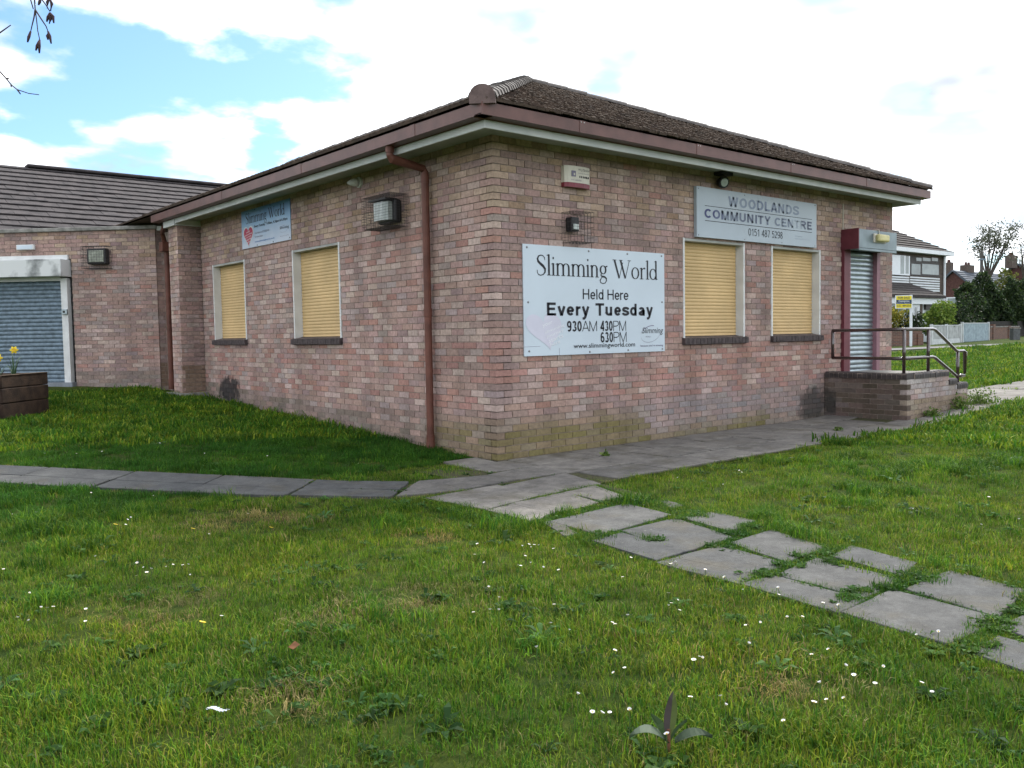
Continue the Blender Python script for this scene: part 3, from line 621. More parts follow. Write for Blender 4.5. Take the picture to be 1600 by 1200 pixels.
# ---- pier at the end of the side wall
FP = Frame((-.40, 8.24), (1, 0), (0, -1)); FPs = Frame((-.40, 8.24), (0, 1), (-1, 0))
b = MB(); b.box(-.392, -.0, 8.248, 8.70, .2, 3.33); b.box(-.05, .3, 8.248, 10.2, .2, 3.4); pier = b.build('pier', M_mortar, hall)
stuff_bricks(FP, lay('pier', FP, .40, 41, zbase=.3), pier); stuff_bricks(FPs, [x for x in lay('side', FPs, .44, 41, zbase=.3, bond=1)], pier)
b = MB(); b.box(-.46, .0, 8.20, 8.76, 3.34, 3.44); b.build('pad_stone', M_fascia, pier)
b = MB(); b.box(-.5, .2, 8.1, 8.9, .1, .42); b.build('footing', M_coping, pier)

# ------------------------------------------------------------------ entrance wing, set diagonally
wing = empty('entrance_wing', (-1.3, 11.1, .5), 'lower brick wing with a parapet, a steel shutter and a grey tiled roof', 'building')
FD = Frame((-.2, 10.0), (-.70711, .70711), (-.70711, -.70711)); WH = 3.47
SH = (1.70, 5.2, .4, 2.98)
ww = core(FD, 0, 8, .2, WH, [SH], wing); wb = lay('wing', FD, 8, 40, [SH], zbase=WH-40*COURSE)
single_w = [b_ for b_ in wb if b_[0] < 2.3 and (b_[1]-b_[0]) > .1][:300]; ids = {id(x) for x in single_w}
single_bricks(FD, single_w, ww); stuff_bricks(FD, [x for x in wb if id(x) not in ids], ww)
FDn = Frame((-.2, 10.02), (1, 0), (0, -1)); w2 = core(FDn, .0, .6, .2, WH-.05, [], wing); stuff_bricks(FDn, lay('pier', FDn, .6, 40, zbase=WH-40*COURSE), w2)
b = MB(); b.fbox(FD, -.05, 8, -.26, .05, WH, WH+.07); bev(b.build('coping', M_coping, wing), .01)
b = MB(); b.fbox(FD, -.14, -.05, -.1, .03, WH-.03, WH+.05); b.build('coping_end', M_white, wing)
b = MB(); b.fbox(FD, 1.77, 1.90, -.1, .06, .55, 2.58); sd_door = b.build('shutter_door', M_white, wing); sd_door['label'] = 'wide grey roller shutter in a white surround'; bev(sd_door)
b = MB(); b.fbox(FD, 1.74, 5.3, -.1, .05, 2.93, 3.02); b.fbox(FD, 5.1, 5.25, -.1, .06, .5, 2.6); b.build('frame', M_white, sd_door)
M_dirtyw = mat('dirty_white', (.60, .62, .62), .6, .05, 2.2, col2=(.10, .11, .11), lo=.50, hi=.66, detail=9)
b = MB(); b.fbox(FD, 1.73, 5.3, -.05, .30, 2.60, 2.925); bev(b.build('shutter_box', M_dirtyw, sd_door), .008)
b = MB(); b.fbox(FD, 1.9, 5.1, -.04, .05, 2.53, 2.60); b.build('box_flap', M_white, sd_door)
me = slat_mesh(3.2, .078, .017, M_galv2)
for k in range(26): inst('slat', me, frame_matrix(FD, FD.p(3.5, -.03, .56+k*.078)), sd_door)
b = MB(); b.fbox(FD, 1.6, 5.4, -.25, -.06, .3, 3.0); b.build('backing', M_dark, sd_door)
b = MB(); b.fbox(FD, 1.7, 5.3, -.3, .14, .35, .57); b.build('threshold', mat('threshold', (.20, .22, .25), .9, .2, 8), sd_door)
# tiled roof behind the parapet, ridge parallel to the front
RY, RZ, EY, EZ2 = 16.4, 5.50, 12.35, 3.52
upw = Vector((0, RY-EY, RZ-EZ2)).normalized(); Lw_ = (RY-EY)/upw.y
b = MB(); b.face([(-2.42, EY, EZ2), (4.9, EY, EZ2), (4.9, RY, RZ), (-6.45, RY, RZ)]); b.face([(-6.45, RY, RZ), (4.9, RY, RZ), (4.9, RY+4, EZ2), (-10.4, RY+4, EZ2)]); b.face([(-2.42, EY, EZ2), (-6.45, RY, RZ), (-10.4, RY+4, EZ2), (-10.4, RY+4, EZ2-.3), (-2.42, EY, EZ2-.3)]); b.face([(-2.42, EY, EZ2-.3), (4.9, EY, EZ2-.3), (4.9, EY, EZ2), (-2.42, EY, EZ2)]); b.face([(-2.42, EY, EZ2-.3), (4.9, EY, EZ2-.3), (4.9, RY+4, EZ2-.3), (-10.4, RY+4, EZ2-.3)]); wroof = b.build('roof', M_tile2, wing)
tiles((-3.6, EY, EZ2), (1, 0, 0), upw, [(1.22, -.05), (8.4, -.05), (8.4, Lw_), (-2.8, Lw_)], wroof, M_tile2, seed=5)
b = MB(); b.box(-1.05, 4.7, RY-.16, RY+.16, RZ+.02, RZ+.10); bev(b.build('ridge', M_tile2, wroof), .04, 3)
b = MB(); b.box(-2.35, 4.9, EY-.06, EY-.002, EZ2-.1, EZ2+.03); b.build('eaves_flashing', M_dark, wroof)
hp = MB(); hp.box(-.20, .02, 9.62, 9.80, 3.02, 3.20); hpo = hp.build('hopper', M_pipe, wing); bev(hpo, .01)
pipe([(-.09, 9.72, 3.05), (-.09, 9.72, .45)], .048, wing); pipe([(-.3, 9.2, 3.42), (-.2, 9.6, 3.36), (-.12, 9.7, 3.18)], .04, wing, 'swan_neck')
s_ = MB(); s_.tube([(-.09, 9.72, .42), (-.09, 9.72, .62)], .058, 12); s_.build('shoe', M_pipe, wing)

# ------------------------------------------------------------------ entrance steps and handrail
steps = empty('entrance_steps', (7.4, -.65, 0), 'brick landing with dark bullnose coping and two steps at the maroon door', 'steps')
SX0, SX1, SX2, SX3, SYF = 6.5, 7.83, 8.12, 8.50, -1.30
FL_ = Frame((SX0, SYF), (0, 1), (-1, 0)); FFr = Frame((SX0, SYF), (1, 0), (0, -1))
b = MB(); b.box(SX0+.008, SX1, SYF+.008, -.01, -.05, .615); b.box(SX1, SX2, SYF+.008, -.01, -.05, .48); b.box(SX2, SX3, SYF+.008, -.01, -.05, .40); base_ = b.build('base', M_mortar, steps)
BK = lay('steps', FL_, 1.29, 8, zbase=.015, bond=0); single_bricks(FL_, [x for x in BK if not (x[0] == 0 and x[1] < .15)], base_)
BK = lay('stepsfront', FFr, 1.33, 8, zbase=.015, bond=1); single_bricks(FFr, [x for x in BK if not (x[0] == 0 and x[1] < .15)], base_)
BK = lay('stepsfront', FFr, SX2-SX0, 6, zbase=.015, bond=1, u0=1.33); BK += lay('stepsfront', FFr, SX3-SX0, 5, zbase=.015, bond=1, u0=SX2-SX0); single_bricks(FFr, BK, base_)
def bullnose(F, u0, u1, z, depth, parent, n=None):
    n = n or int((u1-u0)/.075); w = (u1-u0)/n; t = w-.008; b = MB(); pr = [(-depth, 0), (.012, 0), (.012, .055), (.004, .078), (-.014, .09), (-depth, .09)]
    A = [(-t/2, -n_, z_) for n_, z_ in pr]; B = [(t/2, -n_, z_) for n_, z_ in pr]
    for i in range(len(pr)): j = (i+1) % len(pr); b.face([A[i], A[j], B[j], B[i]])
    b.face(A); b.face(B); me_ = b.mesh('coping_brick'); me_.materials.append(M_cap)
    for k in range(n): inst('coping_brick', me_, frame_matrix(F, F.p(u0+(k+.5)*w, rnd.uniform(-.003, .003), z+rnd.uniform(-.002, .002))), parent)
b = MB(); b.fbox(FL_, .01, 1.28, -.2, .006, .61, .690); b.fbox(FFr, .215, 1.325, -.2, .006, .61, .690); b.fbox(FFr, 1.34, SX3-SX0-.41, -.2, .006, .47, .55); b.build('coping_mortar', M_mortar, steps)
bullnose(FL_, .0, 1.28, .612, .215, steps); bullnose(FFr, .22, 1.33, .613, .215, steps); bullnose(FFr, 1.335, SX2-SX0, .478, .215, steps); bullnose(FFr, SX2-SX0+.004, SX3-SX0, .398, .215, steps)
M_conc = mat('concrete_floor', (.20, .195, .185), .9, .2, 5, .4)
b = MB(); b.box(SX0+.2, SX1, SYF+.21, -.01, .55, .675); b.build('landing_slab', M_conc, steps)
for x0, x1, z in ((SX1, SX2, .53), (SX2, SX3, .40), (SX3, SX3+.34, .27)):
    b = MB(); b.box(x0+.002, x1, SYF+.22, -.01, z-.12, z+.0); bev(b.build('tread', M_conc, steps), .008)
rail = empty('handrail', (7.4, -1.2, .7), 'dark brown tubular handrail with two rails on the door landing', 'handrail')
ry = -1.20; R_ = .024
def rtube(name, pts, r=R_): b = MB(); b.tube(pts, r, 12); return b.build(name, M_rail, rail, smooth=True)
rx = 6.60
rtube('rail', [(rx, -.08, 1.33), (rx, ry+.06, 1.33), (rx+.02, ry+.02, 1.33), (rx+.06, ry, 1.33), (7.50, ry, 1.33), (7.58, ry, 1.315), (8.30, ry, .99), (8.36, ry, .975), (8.58, ry, .975), (8.63, ry, .95), (8.63, ry, .62), (8.60, ry, .585), (8.36, ry, .585)])
rtube('rail', [(rx, -.08, .91), (rx, ry+.06, .91), (rx+.02, ry+.02, .91), (rx+.06, ry, .91), (7.50, ry, .91), (7.58, ry, .895), (8.30, ry, .60), (8.37, ry, .585)])
rtube('rail_end', [(rx, -.085, 1.33), (rx, -.085, .91)])
for x, z0, z1 in ((rx, .70, 1.32), (7.36, .69, 1.32), (8.37, .49, .975)): rtube('post', [(x, ry, z0-.02), (x, ry, z1)])

# ------------------------------------------------------------------ lettering
def text_pts(body, bold=0., res=3, spacing=1.0):
    cu_ = bpy.data.curves.new('t', 'FONT'); cu_.body = body; cu_.offset = bold; cu_.resolution_u = res; cu_.space_character = spacing
    ob = bpy.data.objects.new('t', cu_); me_ = bpy.data.meshes.new_from_object(ob)
    V = [v_.co.copy() for v_ in me_.vertices]; Fc = [tuple(p.vertices) for p in me_.polygons]
    bpy.data.objects.remove(ob); bpy.data.curves.remove(cu_); bpy.data.meshes.remove(me_); return V, Fc
def place(F, V, Fc, u0, u1, z0, z1, nn, mt, parent, slant=0., rot=0., name='lettering', flip=False, colf=None):
    xs = [p[0] for p in V]; ys = [p[1] for p in V]; x0, x1, y0, y1 = min(xs), max(xs), min(ys), max(ys)
    b = MB(); cu_, cz_ = (u0+u1)/2, (z0+z1)/2
    for p in V:
        a = (p[0]-x0)/(x1-x0); h = (p[1]-y0)/(y1-y0); u = u0+(u1-u0)*a + slant*(h-.5)*(z1-z0); z = z0+(z1-z0)*h
        if rot: du_, dz_ = u-cu_, z-cz_; u, z = cu_+du_*math.cos(rot)-dz_*math.sin(rot), cz_+du_*math.sin(rot)+dz_*math.cos(rot)
        if flip: u = 2*0-u
        b.v.append(tuple(F.p(u, nn, z)))
    b.f = list(Fc); b.c = [colf(sum((V[i][0]-x0)/(x1-x0) for i in f_)/len(f_)) if colf else None for f_ in Fc]
    return b.build(name, mt, parent, recalc=False)
def text(F, body, u0, u1, z0, z1, nn, mt, parent, bold=0., **k):
    V, Fc = text_pts(body, bold); return place(F, V, Fc, u0, u1, z0, z1, nn, mt, parent, **k)
# a small old-style serif alphabet drawn as strokes of changing width
TN, TK = .020, .062
def ell(cx, cy, rx, ry_, a0, a1, n_=18, tn=TN, tk=TK): return [(cx+rx*math.cos(a), cy+ry_*math.sin(a), tn+(tk-tn)*abs(math.cos(a))**1.5) for a in [math.radians(a0+(a1-a0)*i/n_) for i in range(n_+1)]]
def stem(x, y0, y1, w=TK): return [(x, y0, w), (x, y1, w)]
def ser(x, y, w=.09, h=.018): return [(x-w, y+h/2, h), (x+w, y+h/2, h)]
def arch(x0, x1, yb=.30, yt=.44): return ell((x0+x1)/2, yb, (x1-x0)/2, yt-yb, 165, 0, 10)
GL = {
 'S': (.48, [[(.40, .53, .02), (.385, .62, .024), (.32, .685, .026), (.22, .70, .028), (.12, .665, .04), (.075, .57, .055), (.10, .48, .066), (.20, .40, .074), (.32, .32, .076), (.405, .22, .066), (.40, .11, .05), (.32, .02, .032), (.20, -.01, .026), (.10, .02, .024), (.06, .09, .022), (.05, .18, .02)]]),
 'l': (.20, [stem(.1, 0, .74), ser(.1, 0), [(.01, .70, .016), (.10, .735, .03)]]),
 'i': (.20, [stem(.1, 0, .44), ser(.1, 0), [(.01, .40, .016), (.10, .435, .03)], [(.07, .62, .06), (.13, .62, .06)]]),
 'n': (.46, [stem(.1, 0, .44), ser(.1, 0), [(.01, .40, .016), (.10, .435, .03)], arch(.1, .35), stem(.35, 0, .31), ser(.35, 0)]),
 'm': (.72, [stem(.1, 0, .44), ser(.1, 0), [(.01, .40, .016), (.10, .435, .03)], arch(.1, .36), stem(.36, 0, .31), ser(.36, 0), arch(.36, .62), stem(.62, 0, .31), ser(.62, 0)]),
 'g': (.43, [ell(.20, .29, .135, .15, 0, 360, 24), [(.13, .15, .03), (.08, .09, .035), (.13, .045, .05), (.27, .03, .055), (.36, -.03, .05), (.37, -.11, .035), (.30, -.20, .026), (.18, -.225, .024), (.07, -.19, .028), (.045, -.11, .035), (.10, -.03, .026), (.16, .02, .02)], [(.30, .40, .03), (.42, .43, .04)]]),
 'W': (.98, [[(.10, .68, .07), (.34, 0, .06)], [(.34, 0, .022), (.53, .60, .022)], [(.42, .68, .07), (.66, 0, .06)], [(.66, 0, .022), (.88, .68, .022)], ser(.10, .68, .10), ser(.43, .68, .09), ser(.88, .68, .09)]),
 'o': (.46, [ell(.22, .22, .175, .215, 0, 360, 26)]),
 'r': (.33, [stem(.1, 0, .44), ser(.1, 0, .10), [(.01, .40, .016), (.10, .435, .03)], [(.11, .32, .02), (.18, .41, .024), (.26, .43, .05), (.30, .40, .045)]]),
 'd': (.50, [ell(.21, .21, .165, .205, 25, 335, 24), stem(.38, 0, .74), [(.29, .70, .016), (.38, .735, .03)], [(.38, .01, .03), (.47, .03, .016)]]),
 ' ': (.26, [])}
def serif_text(s, thin=1.0):
    V, Fc = [], []; x0 = 0
    for ch in s:
        adv, strokes = GL[ch]
        for k, st in enumerate(strokes):
            P = [Vector((p[0]+x0, p[1], 0)) for p in st]; base = len(V)
            for i, p in enumerate(P):
                t_ = (P[min(i+1, len(P)-1)]-P[max(i-1, 0)]); 
                if t_.length < 1e-6: t_ = P[1]-P[0]
                t_.normalize(); nrm = Vector((-t_.y, t_.x, 0))*(st[i][2]*thin/2)
                V += [p+nrm, p-nrm]
            for i in range(len(P)-1): Fc.append((base+2*i, base+2*i+1, base+2*i+3, base+2*i+2))
        x0 += adv
    return V, Fc
# a plain grotesque alphabet, strokes of one weight
def A_(cx, cy, rx, ry_, a0, a1, n_=14): return [(cx+rx*math.cos(math.radians(a0+(a1-a0)*i/n_)), cy+ry_*math.sin(math.radians(a0+(a1-a0)*i/n_))) for i in range(n_+1)]
def sans_glyphs(t):
    h = t/2; X = .73; s = lambda k, W, H: [(x*W, h+(y+.01)/.71*(H-2*h)) for x, y in k]
    SP = [(.90, .52), (.86, .63), (.70, .69), (.48, .70), (.22, .67), (.10, .56), (.14, .46), (.32, .39), (.60, .33), (.84, .26), (.90, .15), (.80, .04), (.56, -.01), (.30, .0), (.12, .07), (.08, .18)]
    G = {'C': (.84, [A_(.42, .5, .42-h, .5-h, 42, 318, 22)]), 'O': (.92, [A_(.43, .5, .43-h, .5-h, 0, 360, 28)]), 'D': (.86, [[(h, 0), (h, 1)], [(h, 1-h), (.34, 1-h)]+A_(.36, .5, .42-h, .5-h, 85, -85, 14)+[(.34, h), (h, h)]]),
     'M': (1.0, [[(h, 0), (h, 1)], [(h, 1), (.45, .0)], [(.45, .0), (.9-h, 1)], [(.9-h, 0), (.9-h, 1)]]), 'N': (.88, [[(h, 0), (h, 1)], [(h, .98), (.76-h, .02)], [(.76-h, 0), (.76-h, 1)]]), 'I': (.30, [[(h+.05, 0), (h+.05, 1)]]),
     'U': (.86, [[(h, 1), (h, .4)]+A_(.38, .38, .38-h, .38-h, 180, 360, 14)+[(.76-h, .4), (.76-h, 1)]]), 'T': (.76, [[(.0, 1-h), (.70, 1-h)], [(.35, 0), (.35, 1-h)]]), 'Y': (.82, [[(h*.8, 1), (.39, .44)], [(.78-h*.8, 1), (.39, .44)], [(.39, 0), (.39, .5)]]),
     'E': (.76, [[(h, 0), (h, 1)], [(h, 1-h), (.66, 1-h)], [(h, .52), (.60, .52)], [(h, h), (.68, h)]]), 'L': (.66, [[(h, 0), (h, 1)], [(h, h), (.60, h)]]), 'A': (.84, [[(h*.7, 0), (.40, 1)], [(.40, 1), (.80-h*.7, 0)], [(.16, .30), (.64, .30)]]),
     'R': (.84, [[(h, 0), (h, 1)], [(h, 1-h), (.40, 1-h)]+A_(.42, .755-h*.3, .28-h*.5, .245-h*.7, 90, -90, 10)+[(.40, .50), (h, .50)], [(.42, .50), (.70-h*.4, 0)]]), 'W': (1.16, [[(h*.6, 1), (.28, 0)], [(.28, 0), (.53, .98)], [(.53, .98), (.78, 0)], [(.78, 0), (1.06-h*.6, 1)]]),
     'P': (.78, [[(h, 0), (h, 1)], [(h, 1-h), (.40, 1-h)]+A_(.42, .74-h*.3, .28-h*.5, .26-h*.7, 90, -90, 10)+[(.40, .47), (h, .47)]]), 'S': (.80, [s(SP, .74, 1)]), 'H': (.86, [[(h, 0), (h, 1)], [(.74-h, 0), (.74-h, 1)], [(h, .52), (.74-h, .52)]]),
     'e': (.66, [A_(.29, X/2, .29-h, X/2-h, 0, 322, 20), [(h, X/2), (.58-h*.6, X/2)]]), 'l': (.28, [[(h+.03, 0), (h+.03, 1)]]), 'd': (.70, [A_(.29, X/2, .29-h, X/2-h, 0, 360, 22), [(.58-h, 0), (.58-h, 1)]]), 'r': (.44, [[(h, 0), (h, X)], A_(.34, X-.27, .34-h, .27-h, 165, 82, 8)]),
     'v': (.62, [[(h*.7, X), (.28, 0)], [(.28, 0), (.56-h*.7, X)]]), 'y': (.62, [[(h*.7, X), (.28, .02)], [(.56-h*.7, X), (.24, -.12), (.16, -.22), (.03, -.22)]]), 'u': (.68, [[(h, X), (h, .26)]+A_(.27, .26, .27-h, .26-h, 180, 350, 10), [(.56-h, X), (.56-h, 0)]]), 's': (.60, [s(SP, .54, X)]),
     'a': (.66, [A_(.27, X-.24, .25-h, .24-h, 165, 10, 10)+[(.55-h, .45), (.55-h, 0)], A_(.26, .20, .26-h, .20-h, 60, 330, 14)+[(.53-h, .24), (.53-h, .42), (.26, .40)]]), ' ': (.36, []), '.': (.26, [[(.05, h), (.05+t, h)]]),
     '0': (.62, [A_(.27, .5, .27-h, .5-h, 0, 360, 24)]), '1': (.62, [[(.34, 0), (.34, 1)], [(.10, .76), (.34, .95)]]), '3': (.62, [A_(.26, .735, .24-h, .265-h, 155, -80, 12), A_(.26, .26, .27-h, .26-h, 85, -155, 14)]), '9': (.62, [A_(.27, .68, .27-h, .32-h, 0, 360, 20), A_(.27, .42, .27-h, .42-h, 20, -130, 12)+[]]), '6': (.62, [A_(.27, .32, .27-h, .32-h, 0, 360, 20), A_(.27, .58, .27-h, .42-h, 50, 200, 12)]),
     '4': (.62, [[(.40, 0), (.40, 1)], [(.40, .96), (.04, .28)], [(.0, .28), (.54, .28)]]), '5': (.62, [[(.48, 1-h), (.12, 1-h), (.08, .50)], A_(.26, .33, .28-h, .33-h, 125, -150, 16)]), '8': (.62, [A_(.27, .75, .22-h*.8, .25-h, 0, 360, 18), A_(.27, .27, .27-h, .27-h, 0, 360, 20)]), '7': (.62, [[(.0, 1-h), (.54, 1-h)], [(.50, .95), (.20, 0)]]), '2': (.62, [A_(.26, .72, .26-h, .28-h, 170, -30, 12)+[(.06, .06)], [(.02, h), (.53, h)]])}
    return G
def sans_text(s, t=.15, gap_=.0):
    G = sans_glyphs(t); V, Fc, x0 = [], [], 0
    for ch in s:
        adv, strokes = G[ch]
        for st in strokes:
            if not st: continue
            P = [Vector((p[0]+x0, p[1], 0)) for p in st]; base = len(V); loop = (P[0]-P[-1]).length < 1e-4
            for i, p in enumerate(P):
                a_, b_ = P[max(i-1, 0)], P[min(i+1, len(P)-1)]
                if loop and i in (0, len(P)-1): a_, b_ = P[-2], P[1]
                t_ = (b_-a_).normalized(); d1 = (P[i]-P[i-1]).normalized() if i else t_; k = 1/max(.6, d1.dot(t_)) if 0 < i < len(P)-1 else 1; nrm = Vector((-t_.y, t_.x, 0))*(t/2*k); V += [p+nrm, p-nrm]
            for i in range(len(P)-1): Fc.append((base+2*i, base+2*i+1, base+2*i+3, base+2*i+2))
        x0 += adv+gap_
    return V, Fc
def sans(F, body, u0, u1, z0, z1, nn, mt, parent, t=.15, gap_=.0, **k):
    V, Fc = sans_text(body, t, gap_); return place(F, V, Fc, u0, u1, z0, z1, nn, mt, parent, **k)
def panel(F, u0, u1, z0, z1, th, mt, name, label, cat):
    r = empty(name, tuple(F.p((u0+u1)/2, 0, z0)), label, cat); b = MB(); b.fbox(F, u0, u1, .004, th, z0, z1); p = b.build('panel', mt, r); return r, p
def screw(F, u, z, nn, parent, r=.013, mt=None):
    b = MB(); b.lathe(F.p(u, nn, z), F.n, [(0, r), (.004, r*.9), (.006, r*.4)], 10); b.build('screw', mt or M_steel, parent)
def swoosh(F, u0, u1, zc, h, nn, parent, mt):
    b = MB(); n_ = 26; P = []
    for i in range(n_+1):
        a = math.radians(70+300*i/n_); P.append(((u0+u1)/2+(u1-u0)*.46*math.cos(a), zc+h*math.sin(a)+.25*h*math.cos(a), (.010 if i < 8 else .004)*(h/.11)))
    for p, q in zip(P, P[1:]): b.face([F.p(p[0], nn, p[1]+p[2]/2), F.p(q[0], nn, q[1]+q[2]/2), F.p(q[0], nn, q[1]-q[2]/2), F.p(p[0], nn, p[1]-p[2]/2)])
    b.build('swoosh', mt, parent, recalc=False)
def heart(F, u0, u1, z0, z1, nn, mt, parent, lean=.0):
    pts = []
    for i in range(40):
        t_ = math.tau*i/40; x = 16*math.sin(t_)**3; y = 13*math.cos(t_)-5*math.cos(2*t_)-2*math.cos(3*t_)-math.cos(4*t_); a, h = (x+16)/32, (y+17)/29
        pts.append(F.p(u0+(u1-u0)*a+lean*(.5-h)*(u1-u0), nn, z0+(z1-z0)*h+lean*.25*(a-.5)*(z1-z0)))
    b = MB(); c = F.p((u0+u1)/2, nn, z0+(z1-z0)*.55)
    for i in range(40): b.face([c, pts[i], pts[(i+1) % 40]])
    return b.build('heart', mt, parent, recalc=False)
# ---- large white notice
no_, pn = panel(FF, .39, 2.73, 1.11, 2.33, .016, M_signw, 'notice_board', 'large white notice with black lettering screwed to the wall near the corner', 'sign')
TH = .0185
def UU(a): return .39+a*2.34
V, Fc = serif_text('Slimming World', 1.3); place(FF, V, Fc, UU(.085), UU(.945), 1.925, 2.235, TH, M_black, no_)
sans(FF, 'Held Here', UU(.385), UU(.715), 1.742, 1.862, TH, M_black, no_, .13)
sans(FF, 'Every Tuesday', UU(.145), UU(.905), 1.508, 1.700, TH, M_black, no_, .19, .05)
for s_, a, c in (('930', .275, .375), ('430', .505, .595)): sans(FF, s_, UU(a), UU(c), 1.372, 1.495, TH, M_black, no_, .17)
for s_, a, c in (('AM', .378, .482), ('PM', .600, .695)): sans(FF, s_, UU(a), UU(c), 1.372, 1.495, TH, M_black, no_, .075)
sans(FF, '630', UU(.507), UU(.598), 1.238, 1.362, TH, M_black, no_, .17); sans(FF, 'PM', UU(.602), UU(.698), 1.238, 1.362, TH, M_black, no_, .075)
text(FF, 'www.slimmingworld.com', UU(.318), UU(.762), 1.165, 1.235, TH+.0008, M_black, no_, .006)
M_fade = mat('faded_pink', (.57, .57, .67), .4, .06, 4); M_fadew = mat('faded_white', (.70, .72, .77), .4, .04, 4); M_grey = mat('grey_print', (.16, .15, .22), .45, .2, 6)
heart(FF, UU(.025), UU(.25), 1.165, 1.575, TH, M_fade, no_, .25)
for k, w in enumerate(('your', 'slimming', 'journey', 'starts', 'here')): text(FF, w, UU(.115+.012*k), UU(.115+.012*k+.022*len(w)*.75), 1.435-.052*k, 1.475-.052*k, TH+.001, M_fadew, no_, .01, rot=.28)
text(FF, 'Slimming', UU(.82), UU(.985), 1.315, 1.41, TH, M_black, no_, 0, slant=.25); text(FF, 'WORLD', UU(.845), UU(.885), 1.288, 1.303, TH, M_grey, no_, 0)
swoosh(FF, UU(.80), UU(.97), 1.33, .10, TH, no_, M_grey); text(FF, "because you're amazing", UU(.805), UU(.985), 1.168, 1.20, TH, M_grey, no_, .01)
for a, z in ((.025, 2.295), (.43, 2.297), (.71, 2.297), (.978, 2.298), (.028, 1.70), (.98, 1.725), (.03, 1.165), (.43, 1.135), (.71, 1.14), (.98, 1.14)): screw(FF, UU(a), z, .016, no_)
b = MB(); b.fbox(FF, .391, UU(.10), .0162, .0172, 1.212, 1.215); b.fbox(FF, UU(.222), UU(.2235), .0162, .0172, 1.112, 1.19); b.build('crack', M_grey, no_)
# ---- name board
nb, _ = panel(FF, 3.34, 6.19, 2.575, 3.225, .05, M_signs, 'name_board', 'silver name board with faded blue lettering over the front windows', 'sign')
m, t, n, l, b = nodes('faded_print'); a = n.new('ShaderNodeAttribute'); a.attribute_name = 'bcol'; l.new(a.outputs['Color'], b.inputs['Base Color']); b.inputs['Roughness'].default_value = .45; M_fprint = m
TB = .0525
def UB(a): return 3.34+a*2.85
sans(FF, 'WOODLANDS', UB(.235), UB(.835), 3.015, 3.155, TB, M_fprint, nb, .21, .08, colf=lambda a: mixv((.14, .18, .27), (.20, .25, .33), .5+.5*math.sin(a*9)))
def cfade(a):
    if a < .085: return (.018, .030, .13)
    if a < .155: return (.075, .10, .20)
    if a > .78 and a < .90: return (.30, .36, .43)
    return mixv((.07, .09, .15), (.15, .19, .26), .5+.5*math.sin(a*11))
sans(FF, 'COMMUNITY CENTRE', UB(.055), UB(.955), 2.825, 2.955, TB, M_fprint, nb, .21, .07, colf=cfade)
b = MB(); b.fbox(FF, UB(.06), UB(.955), .0502, .052, 2.983, 2.990); b.fbox(FF, UB(.06), UB(.955), .0502, .052, 2.790, 2.798); b.build('rule', M_black, nb)
sans(FF, '0151 487 5298', UB(.395), UB(.685), 2.655, 2.755, TB, M_black, nb, .10)
text(FF, 'Knowsley', UB(.80), UB(.865), 2.705, 2.728, TB, M_fprint, nb, 0, colf=lambda a: (.30, .36, .43)); text(FF, 'Community Council', UB(.80), UB(.93), 2.668, 2.69, TB, M_fprint, nb, 0, colf=lambda a: (.30, .36, .43))
for a, z in ((.012, 3.195), (.365, 3.197), (.985, 3.2), (.012, 2.60), (.365, 2.60), (.68, 2.60), (.985, 2.60)): screw(FF, UB(a), z, .05, nb, .008)
# ---- blue poster board on the side wall (u runs along +Y, so text is laid mirrored)
FSm = Frame((0, 0), (0, -1), (-1, 0))                     # u = -y reads left to right
m, t, n, l, b = nodes('poster_print'); g = n.new('ShaderNodeNewGeometry'); s_ = n.new('ShaderNodeSeparateXYZ'); l.new(g.outputs['Position'], s_.inputs[0])
no2 = n.new('ShaderNodeTexNoise'); no2.inputs['Scale'].default_value = 2.2; l.new(g.outputs['Position'], no2.inputs['Vector'])
ad = n.new('ShaderNodeMath'); ad.operation = 'MULTIPLY_ADD'; ad.inputs[1].default_value = .35; l.new(no2.outputs['Fac'], ad.inputs[0]); l.new(s_.outputs[2], ad.inputs[2])
mr = n.new('ShaderNodeMapRange'); mr.inputs[1].default_value = 3.02; mr.inputs[2].default_value = 3.60; l.new(ad.outputs[0], mr.inputs[0])
rp = n.new('ShaderNodeValToRGB'); rp.color_ramp.elements[0].color = (.50, .56, .66, 1); rp.color_ramp.elements[1].color = (.045, .17, .42, 1); x_ = rp.color_ramp.elements.new(.55); x_.color = (.24, .42, .62, 1)
l.new(mr.outputs[0], rp.inputs[0]); l.new(rp.outputs[0], b.inputs['Base Color']); b.inputs['Roughness'].default_value = .4; M_poster = m
po, _ = panel(FSm, -6.41, -4.68, 2.79, 3.385, .014, M_poster, 'poster_board', 'blue and white poster board with a red heart above the side windows', 'sign')
TP = .0165
def UP(a): return -6.41+a*1.73
V, Fc = serif_text('Slimming World', 1.35); place(FSm, V, Fc, UP(.10), UP(.90), 3.12, 3.345, TP, M_black, po)
text(FSm, 'Every Tuesday : 9.30am, 4.30pm & 6.30pm', UP(.28), UP(.95), 3.075, 3.125, TP, M_black, po, .02); text(FSm, 'Call Helen on 07792822402', UP(.29), UP(.59), 2.985, 3.015, TP, M_grey, po); text(FSm, 'for more details', UP(.29), UP(.45), 2.925, 2.955, TP, M_grey, po)
text(FSm, 'www.slimmingworld.co.uk', UP(.28), UP(.69), 2.845, 2.88, TP, mat('blue_print', (.03, .16, .42), .45, .1, 6), po, .01)
hr = heart(FSm, UP(.035), UP(.26), 2.80, 3.13, TP, M_white, po, .0); heart(FSm, UP(.05), UP(.245), 2.82, 3.11, TP+.001, mat('heart_red', (.42, .035, .085), .4, .1, 6), po)
